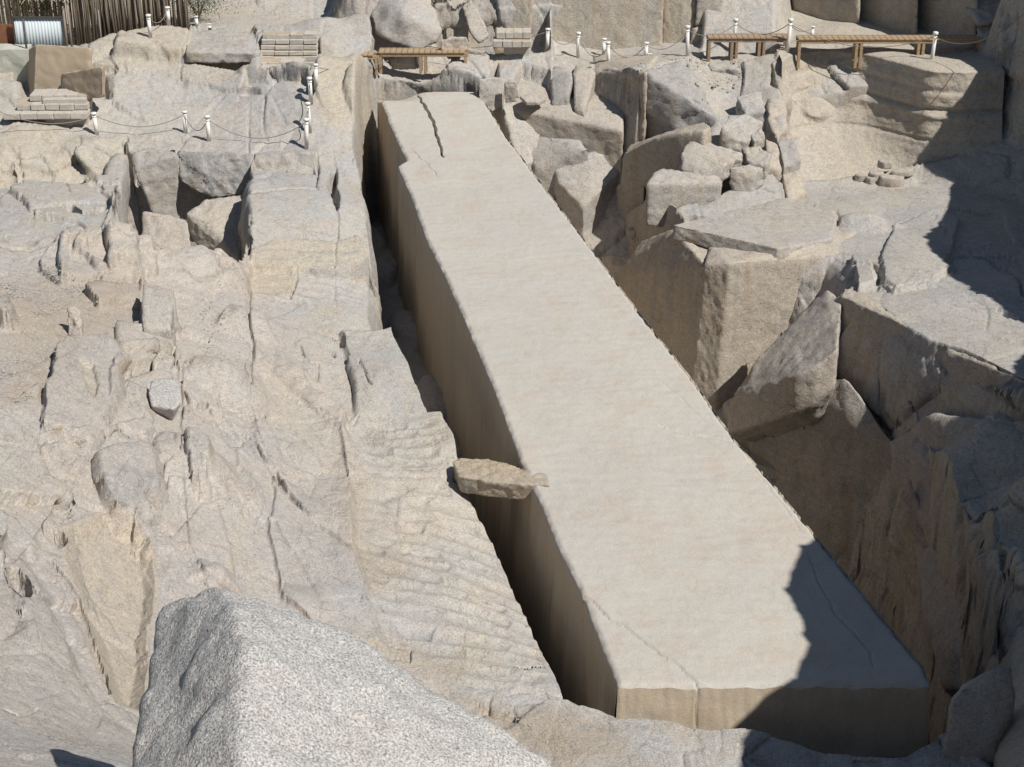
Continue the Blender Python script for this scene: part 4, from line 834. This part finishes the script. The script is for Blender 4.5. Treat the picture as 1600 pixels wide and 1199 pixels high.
panel([(1240,62,48.3),(1342,62,46.7),(1345,-160,47.2),(1238,-160,48.8)],2,cuts=40,rough=.014,seed=47,tone=T_)
panel([(1342,65,47.3),(1432,66,45.6),(1440,-160,46),(1338,-160,48)],2,cuts=40,rough=.014,seed=48,tone=T_)
panel([(1430,66,46.3),(1524,70,44.2),(1532,-160,44.6),(1434,-160,47)],2,cuts=40,rough=.014,seed=49,tone=T_)
# smooth dished wall, dressed in shallow horizontal bands
def dished():
    T0 = [(1222,97),(1236,86),(1262,81),(1300,79),(1350,85),(1400,98),(1450,112),(1510,114),(1570,112)]; B0 = [(1226,300),(1250,288),(1290,284),(1330,282),(1370,282),(1410,282),(1450,284),(1510,292),(1570,300)]
    Tt = np.array([at(a, b, 2.45) for a, b in T0]); Bt = np.array([at(a, b, -.33) for a, b in B0]); nu, nv = 240, 170
    u = np.linspace(0, 8, nu); T = np.stack([np.interp(u, range(9), Tt[:, i]) for i in range(3)], -1); B = np.stack([np.interp(u, range(9), Bt[:, i]) for i in range(3)], -1)
    for _ in range(30): T[1:-1] = (T[:-2] + T[2:] + 2 * T[1:-1]) / 4; B[1:-1] = (B[:-2] + B[2:] + 2 * B[1:-1]) / 4
    v = np.linspace(0, 1, nv)[None, :, None]; d = B - T; L = np.linalg.norm(d[:, :2], axis=1)[:, None]
    hz = v[..., 0] * .5 + v[..., 0] ** 3 * .5                      # steep above, running out into the floor
    G = T[:, None] + d[:, None] * np.stack([hz + 0 * L, hz + 0 * L, np.repeat(v[..., 0] ** .95, nu, 0)], -1)
    s = np.linspace(0, 1, nu)[:, None]; vv = v[..., 0] + .012 * np.sin(s * 5) 
    band = -.04 * np.exp(-((vv - .16) / .03) ** 2) - .09 * np.exp(-((vv - .33) / .022) ** 2) * smooth((s - .12) / .1) + .05 * np.exp(-((vv - .39) / .03) ** 2) - .05 * np.exp(-((vv - .62) / .02) ** 2) + .004 * np.sin(vv * 60 + s * 3)
    boss = .22 * smooth(1.6 - np.hypot((s - .28) / .09, (vv - .47) / .11) * 1.3)
    n = .035 * gnoise(G[..., 0] / .9, G[..., 1] / .9, G[..., 2] / .5) + .018 * fbm(G[..., 0] / .25, G[..., 1] / .25, G[..., 2] / .2, 3)
    out = (band * np.minimum(1, s * 8) + boss + n) * 1.0
    G[..., 1] -= out; G[..., 0] -= out * .25
    top = G[:, :1] + np.linspace(1, 0, 12)[None, :-1, None] * np.array([.0, 1.6, .05]) + np.array([0, 0, .06]) * np.sin(np.linspace(0, 1, 12)[None, :-1, None] * 3)
    G = np.concatenate([top, G], 1); idx = np.arange(G.shape[0] * G.shape[1]).reshape(G.shape[:2])
    F = np.stack([idx[:-1, :-1], idx[:-1, 1:], idx[1:, 1:], idx[1:, :-1]], -1).reshape(-1, 4)
    o = make_mesh('rock_face', G.reshape(-1, 3), F, M_ROCK); add_attr(o, np.tile((0, 0, .1, .45), (G.shape[0] * G.shape[1], 1))); o['kind'] = 'structure'
dished()
for k, (pts, dn, tn) in enumerate([([(1200,150,1.7),(1222,140,1.8),(1232,200,1.1),(1215,215,1.0),(1200,190,1.3)],1.5,T_),([(1215,220,.9),(1240,215,.95),(1252,250,.5),(1225,262,.4)],1,G_),([(1222,270,.3),(1250,262,.35),(1262,300,-.1),(1232,320,-.15)],.8,T_),
    ([(1196,215,1.0),(1216,225,.9),(1222,265,.4),(1200,262,.5)],1,T_),([(1206,95,2.38),(1226,92,2.42),(1238,150,1.7),(1222,162,1.55),(1210,130,1.9)],1.5,T_),([(1160,275,.42),(1200,268,.42),(1214,300,.1),(1180,300,.1)],.5,G_),([(1180,110,2.1),(1204,104,2.2),(1206,128,1.9),(1188,136,1.8)],.6,G_),([(1150,150,1.75),(1190,140,1.8),(1196,175,1.4),(1165,178,1.4)],.5,G_)]):
    face(pts,dn,cuts=24,rough=.03,seed=60+k,tone=tn)
# heap of loose slabs on the upper floor
HS=[('flat grey stone on top of the heap on the upper floor',1368,263,.45,.3,.16,.32),('middle pale stone of the heap on the upper floor, under the top one',1382,270,.42,.3,.14,.18),('dark leaning stone at the left tip of the heap',1346,280,.4,.25,.14,.0),
 ('rounded stone low in the middle of the heap',1368,280,.5,.35,.2,.0),('broad pale stone at the front of the heap',1394,288,.75,.45,.22,.0),('thin slab at the right end of the heap',1408,277,.6,.3,.12,.08),('small dark wedge stone at the heap foot, left of the broad one',1360,285,.3,.25,.15,.0)]
for i,(lb,a,b,rx,ry,hz,dz) in enumerate(HS):
    p=hit([a],[b])[0]; z=p[2]+dz; r=random.Random(i)
    top=[(p[0]+rx*.5*math.cos(t)*r.uniform(.75,1.1),p[1]+ry*.5*math.sin(t)*r.uniform(.75,1.1),z+hz) for t in np.arange(0,6.2,.9)]
    rock('loose_stone',lb,'stone',None,M_ROCK,cuts=12,rough=.04,seed=i,down=hz+.05,top=top,shrink=-.1)
# small loose stones scattered over the scree: too many to count
def scatter(poly, n, smin, smax, name, seed):
    P0=np.array(poly,float); W=hit(P0[:,0],P0[:,1]); r=np.random.RandomState(seed); lo=W[:,:2].min(0); hi=W[:,:2].max(0); c=[]
    while len(c)<n:
        q=lo+(hi-lo)*r.rand(400,2); d=sdf(q[:,0],q[:,1],W[:,:2]); d2=gnoise(q[:,0]/.8,q[:,1]/.8,q[:,0]*0+seed); c+= [tuple(v) for v,dd,g in zip(q,d,d2) if dd>0 and g>-.25]
    c=np.array(c[:n]); z=height(c[:,0],c[:,1]); co=[];F=[];k=0
    base=np.array([(1,0,0),(-1,0,0),(0,1,0),(0,-1,0),(0,0,1),(0,0,-1)],float); fc=[(0,2,4),(2,1,4),(1,3,4),(3,0,4),(2,0,5),(1,2,5),(3,1,5),(0,3,5)]
    for (a,b),zz in zip(c,z):
        s=smin*(smax/smin)**(r.rand()**2.2); th=r.rand()*6.3; B=base*(s*r.uniform(.6,1.2,(6,1)))*np.array([1,.8,.45]); R2=np.array([[math.cos(th),-math.sin(th),0],[math.sin(th),math.cos(th),0],[0,0,1]])
        co.append(B@R2.T+np.array([a,b,zz+s*.15])); F+= [tuple(np.array(f)+k) for f in fc]; k+=6
    o=make_mesh(name,np.concatenate(co),np.array(F),M_ROCK,False); add_attr(o,np.tile([.1,.2,.1,.1],(k,1))); o['kind']='stuff'; return o
scatter([(0,440),(60,420),(230,450),(222,505),(180,520),(100,530),(70,620),(0,640)],3800,.012,.05,'scree',1)
scatter([(290,400),(388,420),(388,600),(330,560)],700,.008,.03,'scree',2)
scatter([(790,105),(1100,95),(1225,90),(1200,130),(1000,115),(870,118)],500,.02,.07,'rubble',3)
scatter([(545,740),(700,1000),(880,1180),(760,1150),(590,1000),(555,880)],700,.006,.025,'gravel',4)
# ---------------------------------------------------------------- rope posts
def post_h(px, py0, py1):
    p = hit([px], [py1])[0]; d = ray(px, py0); t = np.hypot(p[0], p[1]) / np.hypot(d[0], d[1]); return p, CAMZ + d[2] * t - p[2]
def make_post():
    root = empty('rope_post', (0, 0, 0)); bm = bmesh.new(); tubem(bm, [(0, 0, -.12), (0, 0, .93)], .052, 14); objm('pole', bm, M_POST, root, True)
    bm = bmesh.new(); tubem(bm, [(0, 0, .90), (0, 0, .905), (0, 0, .985), (0, 0, 1.0)], [.055, .072, .072, .05], 14); objm('cap', bm, M_POST, root, True)
    bm = bmesh.new(); tubem(bm, [(0, 0, .80), (0, 0, .83)], .060, 12); objm('collar', bm, M_POST, root, True)
    return root
def copy_tree(o):
    c = o.copy(); sc.collection.objects.link(c)
    for ch in o.children: k = ch.copy(); sc.collection.objects.link(k); k.parent = c
    return c
POSTS = [
 (235,22,58,'white post on top of the outcrop, leftmost of those before the reed fence'),(264,10,38,'tall white post directly in front of the reed fence, left of a matching one'),(288,13,40,'white post in front of the right end of the reed fence'),(308,25,43,'short white post right of the reed fence end'),(328,37,47,'tiny distant white post at the foot of the sand slope'),
 (152,175,212,'white post beside the left masonry steps'),(290,174,209,'white post tilted slightly in the middle of the left bench'),(327,180,222,'slim white post on a small foot plate on the left bench'),
 (494,100,136,'white post right of the middle masonry steps'),(486,120,158,'white post leaning, second down the dark rock left of the obelisk'),(484,160,203,'white post, third down the dark rock left of the obelisk'),(479,185,228,'lowest white post on the edge left of the obelisk'),
 (654,65,101,'white post in front of the left boardwalk'),(855,42,76,'white post left of the curved rope behind the rubble bench'),(903,50,90,'white post before the pale back cliff, left of a shorter pair'),(943,60,87,'thin white post behind a nearer one before the pale cliff'),(951,65,104,'nearer white post of the close pair before the pale cliff'),
 (1009,66,93,'white post by the dark hollow at the cliff foot'),(1015,84,92,'stub of a white post beside the dark hollow'),(1074,40,87,'white post left of the right boardwalk start'),(1148,29,80,'white post standing before the shaded left part of the right boardwalk'),(1230,30,84,'tall white post on the rounded rim of the dished wall'),(1268,41,60,'white post behind the right boardwalk'),(1455,48,101,'white post before the right end of the boardwalk')]
pp = make_post(); PT = {}
for i, (a, y0, y1, lb) in enumerate(POSTS):
    p, h = post_h(a, y0, y1); p[2] = drop(p[0], p[1]) if abs(drop(p[0], p[1]) - p[2]) < .25 else p[2]
    o = pp if i == 0 else copy_tree(pp); o.location = p; o.scale = (1, 1, h) if h > .35 else (.9, .9, h); tag(o, lb, 'post', 'white posts of the rope barriers'); PT[a] = (p, h)
    o.rotation_euler = (random.uniform(-.06, .06), random.uniform(-.05, .05) + (.1 if a == 290 else -.06 if a == 486 else 0), random.uniform(0, 6))
    print('post', a, p.round(1), round(h, 2))
def rope(a, b, sag, lb, fr=.85, pa=None, pb=None):
    A = Vector(PT[a][0]) + Vector((0, 0, PT[a][1] * fr)) if pa is None else Vector(pa); B = Vector(PT[b][0]) + Vector((0, 0, PT[b][1] * fr)) if pb is None else Vector(pb)
    bm = bmesh.new(); tubem(bm, [A.lerp(B, t) - Vector((0, 0, sag * 4 * t * (1 - t))) for t in np.linspace(0, 1, 19)], .011, 6)
    o = objm('rope', bm, M_ROPE, None, True); tag(o, lb, 'rope', 'dark ropes of the barriers')
ROPES = [(235,264,.25,'rope from the outcrop post up to the fence post'),(264,288,.35,'short drooping rope between the two posts before the fence'),(152,290,.3,'long rope across the left bench, from the post at the steps to the tilted post'),(290,327,.35,'short sagging rope between the tilted and the slim post'),
 (327,479,.45,'long rope from the slim post to the lowest post by the obelisk'),(479,484,.3,'rope hanging between the two lowest posts left of the obelisk'),(484,486,.2,'rope between the two middle posts on the dark rock'),(494,654,.3,'rope from the steps post to the left boardwalk post'),
 (855,903,.3,'rope with the left curve before the pale cliff'),(903,951,.45,'deeply curved rope in the middle before the pale cliff'),(951,1009,.35,'rope running low along the ground by the dark hollow'),(1009,1074,.3,'rope rising to the post left of the right boardwalk'),(1074,1148,.25,'rope passing over the start of the right boardwalk'),(1230,1268,.15,'short rope behind the dished wall rim'),(654,855,.25,'thin rope from the boardwalk post across the boulders'),(1148,1230,.3,'rope in the shade along the right boardwalk')]
for a in ROPES: rope(*a)
rope(1230,1455,.45,'long rope drooping before the right boardwalk'); 
e1 = at(1612,10,4.5); rope(1455,1455,.5,'rope rising to the right edge of the picture past the boulders',pb=tuple(e1))
e0 = at(-15,168,2.4); rope(152,152,.3,'rope leaving towards the left edge below the masonry steps',pb=tuple(e0))
# ---------------------------------------------------------------- boardwalks
def boardwalk(A, B, H0, nbay, wide, label, m=M_WOOD, posts2=True):
    A = Vector(A); B = Vector(B); L = (B - A).length; ang = math.atan2(B.y - A.y, B.x - A.x); root = empty('boardwalk', A, ang); sl = (B.z - A.z)
    tag(root, label, 'boardwalk', 'wooden boardwalks')
    def beam(y): 
        bm = bmesh.new(); boxm(bm, 0, L, y, y + .07, H0 - .10, H0 - .0, bev=.006); o = objm('beam', bm, m, root); return o
    beam(0); beam(wide - .07)
    nd = int(L / .16)
    src = None
    for i in range(nd):
        if src is None: bm = bmesh.new(); boxm(bm, 0, .145, -.03, wide + .03, 0, .03); src = o = objm('plank', bm, m, root)
        else: o = src.copy(); sc.collection.objects.link(o); o.parent = root
        o.location = (i * .16, 0, H0 + random.uniform(.001, .006))
    src = None
    for i in range(nbay + 1):
        for y in (0.075, wide - .19):
            for dx in ((-.13, .0) if 0 < i < nbay else (0,) if i == 0 else (-.12,)):
                if src is None: bm = bmesh.new(); boxm(bm, 0, .08, 0, .09, -.32, H0 - .105, bev=.006); src = o = objm('leg', bm, m, root)
                else: o = src.copy(); sc.collection.objects.link(o); o.parent = root
                o.location = (i * L / nbay + dx, y - (.073 if y < .1 else 0), 0)
    return root
def gp(px, py, z): return tuple(at(px, py, z))
boardwalk(gp(1246,89,2.42),gp(1536,89,2.42),.46,3,.45,'long orange timber boardwalk on the right, its last bay standing free')
boardwalk(gp(1106,79,2.5),gp(1234,79,2.5),.32,3,.5,'shaded brown stretch of boardwalk left of the orange one',M_WOODG)
boardwalk(gp(521,100,2.12),gp(592,100,2.12),.22,2,.5,'low left end of the far boardwalk above the obelisk')
boardwalk(gp(592,98,2.1),gp(732,98,2.1),.26,2,.5,'raised stretch of far boardwalk with a post before it')
# ---------------------------------------------------------------- masonry steps: every course is built of stones
def course(root, x0, x1, y, z0, h, d, n, m=M_BRICK, cap=0):
    xs = np.linspace(x0, x1, n + 1); r = random
    for i in range(n):
        bm = bmesh.new(); a, b = xs[i] + .006, xs[i + 1] - .006
        boxm(bm, a, b, y + r.uniform(-.02, .02), y + d, z0 + .008, z0 + h - .01 + r.uniform(-.01, .01), bev=.015)
        for v in bm.verts: v.co += Vector((r.uniform(-.008, .008), r.uniform(-.008, .008), r.uniform(-.006, .006)))
        objm('stone', bm, m, root)
    bm = bmesh.new(); boxm(bm, x0 + .02, x1 - .02, y + .035, y + d - .02, z0, z0 + h - .012); objm('mortar_bed', bm, M_MUD, root)
def steps(px, py, z, wpx, n, rise, run, per, label, group=None, shift=0, dn=None, skew=0, rot=0):
    O = at(px, py, z); s = 2500 / (O[1] * ct + (CAMZ - z) * st); W = wpx / s
    root = empty('masonry_steps', tuple(O), rot); tag(root, label, 'steps', group)
    for k in range(n): course(root, k * shift, W + k * skew, k * run, k * rise - .02, rise, run + .35, per)
    bm = bmesh.new(); boxm(bm, n * shift + .1, W - .06 + min(0, n * skew), .3, n * run + .2, -.4, n * rise - .06 - rise * .2); objm('core', bm, M_BRICK, root)
    return root
steps(5,187,1.78,130,3,.17,.26,5,'pale masonry steps at the left edge, three courses in front of the mud wall',shift=.29,rot=.03)
steps(376,141,1.9,72,4,.14,.30,4,'masonry steps in the middle of the left benches, rising to the right post',shift=.1,skew=.12)
steps(404,104,2.22,92,6,.14,.06,4,'coursed masonry facing of six rows behind the middle steps',shift=.02)
steps(770,74,2.45,60,2,.2,.2,4,'short row of rough masonry behind the boulders of the far bench',shift=.1)
# ---------------------------------------------------------------- mud wall and the low yard walls
def prism(name, foot, h0, m, label, cat, thick=1.0, extra=0):
    bm = bmesh.new(); pts = foot; n = len(pts); lo = [bm.verts.new((p[0], p[1], p[2] - .5)) for p in pts]; hi = [bm.verts.new((p[0], p[1], p[3])) for p in pts]
    bm.faces.new(lo[::-1]); bm.faces.new(hi)
    for i in range(n): bm.faces.new([lo[i], lo[(i + 1) % n], hi[(i + 1) % n], hi[i]])
    bmesh.ops.triangulate(bm, faces=bm.faces[:])
    for it in range(6):
        es = [e for e in bm.edges if e.calc_length() > .22]
        if not es: break
        bmesh.ops.subdivide_edges(bm, edges=es, cuts=1); bmesh.ops.triangulate(bm, faces=[f for f in bm.faces if len(f.verts) > 3])
    co = np.array([v.co[:] for v in bm.verts]); d = .05 * fbm(co[:, 0] / .7, co[:, 1] / .7, co[:, 2] / .7, 4)
    bm.normal_update()
    for v, q in zip(bm.verts, d): v.co += v.normal * float(q)
    o = objm(name, bm, m, smooth_=False); tag(o, label, cat); return o
f0 = at(44,157,2.0); f1_ = at(143,157,2.0)
def wp(p, dx, dy, zt): return (p[0] + dx, p[1] + dy, 1.9, zt)
Ym = 41.3
rock('mud_wall','tall plain mud-plastered wall end left of the outcrop','wall',[(56,70,Ym),(143,76,Ym+.1),(53,157,Ym),(143,157,Ym+.1),(45,77,Ym+.7),(41,157,Ym+.7),(60,70,Ym+1.0),(143,76,Ym+1.0)],M_MUD,cuts=30,rough=.004,seed=2,down=.02)
g0 = at(94,152,2.02); g1 = at(158,150,2.05)
rock('stub_wall','low rough stub wall in shade before the mud wall','wall',[(95,116,40.7),(120,113,40.3),(160,104,39.7),(93,152,40.7),(160,152,39.6),(100,116,41.2),(164,104,40.4),(165,150,40.4)],M_MUD,cuts=22,rough=.012,seed=6,down=.02)
c0 = at(-60,110,2.3); c1 = at(46,110,2.3)
prism('plinth_wall',[wp(c0,0,0,2.85),wp(c1,0,0,2.85),wp(c1,0,.5,2.9),wp(c0,0,.5,2.9)],0,M_CREAM,'smooth pale green-grey plinth wall under the tin gate','wall')
# ---------------------------------------------------------------- reed fence, canopy, tin gate
zf = 2.55
def stick_fence(px0, px1, py, z, top_h, n, m, name, label, r0=.03, slant=.04, seed=0, rails=(.35, 1.3)):
    A = at(px0, py, z); B = at(px1, py, z); root = empty(name, tuple(A)); tag(root, label, 'fence'); rr = random.Random(seed); src = []
    for v in range(5):
        bm = bmesh.new(); b = rr.uniform(-.04, .04); tubem(bm, [(0, 0, -.3), (b, 0, 1.0), (b + rr.uniform(-.05, .05), 0, 2.0), (rr.uniform(-.06, .06), 0, 3.0)], [r0, r0 * .95, r0 * .9, r0 * .7], 6); src.append(objm('pole', bm, m, root, True))
    for i in range(n):
        t = (i + rr.uniform(.1, .9)) / n; s = src[i % 5]
        o = s if i < 5 else s.copy()
        if i >= 5: sc.collection.objects.link(o); o.parent = root
        o.location = (Vector(B) - Vector(A)) * t + Vector((0, rr.uniform(-.07, .07), rr.uniform(-.1, .1))); q = rr.uniform(.75, 1.35); o.scale = (q, q, top_h / 3 * rr.uniform(.92, 1.08)); o.rotation_euler = (rr.uniform(-.02, .02), rr.uniform(-slant, slant), rr.uniform(0, 3))
    for h in rails:
        bm = bmesh.new(); L = Vector(B) - Vector(A); tubem(bm, [Vector((0, .09, h)), L + Vector((0, .09, h))], .025, 6); objm('rail', bm, m, root, True)
    return root
stick_fence(112,296,66,zf,3.2,100,M_REED,'reed_fence','tall fence of dark upright reed poles behind the outcrop',.028,.035,1)
stick_fence(-20,112,60,zf+.05,3.0,70,M_REED2,'reed_fence','paler tan reed fence behind the tin gate at the top left',.026,.02,2)
bp_ = at(-40,40,2.6)
prism('shade_backdrop',[(-26,52.5,2.2,5.6),(-9.6,52.5,2.2,5.6),(-9.6,53,2.2,5.6),(-26,53,2.2,5.6)],0,simple('painted_shade',(.10,.085,.065),.95,.3,3),'dark backdrop standing in for the shade in the gaps of the reed fence','wall')  # added dark sheet: its colour stands in for shade behind the reeds
def tin():
    A = at(28,84,2.62); B = at(103,84,2.62); W = B[0] - A[0]; root = empty('sheet_metal_gate', tuple(A)); tag(root, 'pale blue-grey corrugated tin gate panel in a dark frame', 'gate')
    n = 220; xs = np.linspace(0, W, n); ys = .006 * np.sin(xs * 2 * math.pi / .085); co = np.concatenate([np.stack([xs, ys, xs * 0], -1), np.stack([xs, ys, xs * 0 + .95], -1)]); F = [(i, i + 1, n + i + 1, n + i) for i in range(n - 1)]
    o = make_mesh('corrugated_sheet', co, F, M_TIN, True, root); s = o.modifiers.new('s', 'SOLIDIFY'); s.thickness = .003
    for x in (-.03, W): bm = bmesh.new(); boxm(bm, x, x + .04, -.04, .0, -.1, 1.02); objm('frame_post', bm, M_DARK, root)
    bm = bmesh.new(); boxm(bm, -.03, W + .04, -.045, -.005, .96, 1.0); objm('frame_rail', bm, M_DARK, root)
tin()
def plate_sheet():
    A = at(-30,83,2.6); B = at(27,83,2.6); bm = bmesh.new(); boxm(bm, 0, B[0] - A[0], 0, .02, 0, .78, bev=.004); o = objm('rusty_sheet', bm, M_RUST); o.location = A; tag(o, 'rust-brown metal sheet left of the tin gate', 'metal sheet')
plate_sheet()
for i, (a, b0, b1, r, lb) in enumerate([(46,28,92,.03,'thin dark pole in front of the tin gate'),(107,8,70,.035,'bare metal pole right of the tin gate, nearest to it'),(114,2,70,.035,'bare metal pole right of the tin gate, next to the reed fence'),(161,14,70,.02,'slender leaning stick before the reed fence')]):
    p = at(a, b1, 2.55); d = ray(a, b0); t = (p[1]) / d[1]; h = CAMZ + d[2] * t - p[2]; bm = bmesh.new(); tubem(bm, [(0, 0, -.2), (.01, 0, h)], r, 8); o = objm('pole', bm, M_FRAME if i else M_DARK, None, True); o.name = 'metal_pole' if i < 3 else 'wooden_stick'; o.location = (p[0], p[1] - .15, p[2]); tag(o, lb, 'pole')
def canopy():
    root = empty('thatch_canopy', tuple(at(-20,-22,4.1))); tag(root, 'ragged straw thatch eave over the tan reed fence', 'canopy'); A = at(-20,-22,4.1); B = at(116,-22,4.1); W = B[0] - A[0]; r = random.Random(4); bm = bmesh.new()
    for i in range(900):
        x = r.uniform(0, W); y = r.uniform(-.3, .5); z = r.uniform(-.03, .28) + y * .3; a = r.uniform(-.5, .5); l = r.uniform(.25, .6); d = Vector((math.sin(a), -.4, -.25 + r.uniform(-.15, .2))).normalized() * l; s = Vector((.012, 0, 0)); p = Vector((x, y, z))
        bm.faces.new([bm.verts.new(p - s), bm.verts.new(p + s), bm.verts.new(p + d + s), bm.verts.new(p + d - s)])
    o = objm('straw', bm, M_THATCH, root); o['kind'] = 'stuff'; bm = bmesh.new(); boxm(bm, 0, W, .0, 1.4, -.08, .22, bev=.03); objm('roof_mat', bm, M_THATCH, root)
    for k in range(3): bm = bmesh.new(); tubem(bm, [(.3 + k * (W - .6) / 2, -.2, -.12), (.3 + k * (W - .6) / 2, 1.3, -.1)], .04, 8); objm('pole', bm, M_FRAME, root, True)
canopy()
# dry bushes
def bush(px, py, z, w_, h_, n, name, label, seed, m=M_LEAF):
    p = at(px, py, z); r = random.Random(seed); root = empty(name, tuple(p)); tag(root, label, 'bush'); bm = bmesh.new(); bt = bmesh.new()
    for k in range(9):
        a = r.uniform(0, 6.3); tubem(bt, [(0, 0, -.1), (math.cos(a) * w_ * .3, math.sin(a) * .2, h_ * .5), (math.cos(a) * w_ * .45, math.sin(a) * .3, h_ * .9)], [.015, .01, .004], 5)
    for i in range(n):
        q = Vector((r.gauss(0, .33) * w_, r.gauss(0, .3) * w_ * .5, h_ * r.random() ** .8)); u = Vector((r.uniform(-1, 1), r.uniform(-1, 1), r.uniform(-1, 1))).normalized() * r.uniform(.02, .05); v = u.orthogonal().normalized() * r.uniform(.008, .018)
        bm.faces.new([bm.verts.new(q - u), bm.verts.new(q + v), bm.verts.new(q + u), bm.verts.new(q - v)])
    objm('branches', bt, M_WOODG, root, True); objm('foliage', bm, m, root)['kind'] = 'stuff'
bush(310,24,3.1,1.3,1.3,2600,'dry_bush','grey-green dry bush at the right end of the reed fence',1)
bush(35,40,2.9,.9,1.0,900,'climbing_plant','green creeper hanging in the tan reed fence',2)
bush(75,44,2.9,.7,1.0,700,'climbing_plant','thin creeper in the tan fence above the tin gate',3)
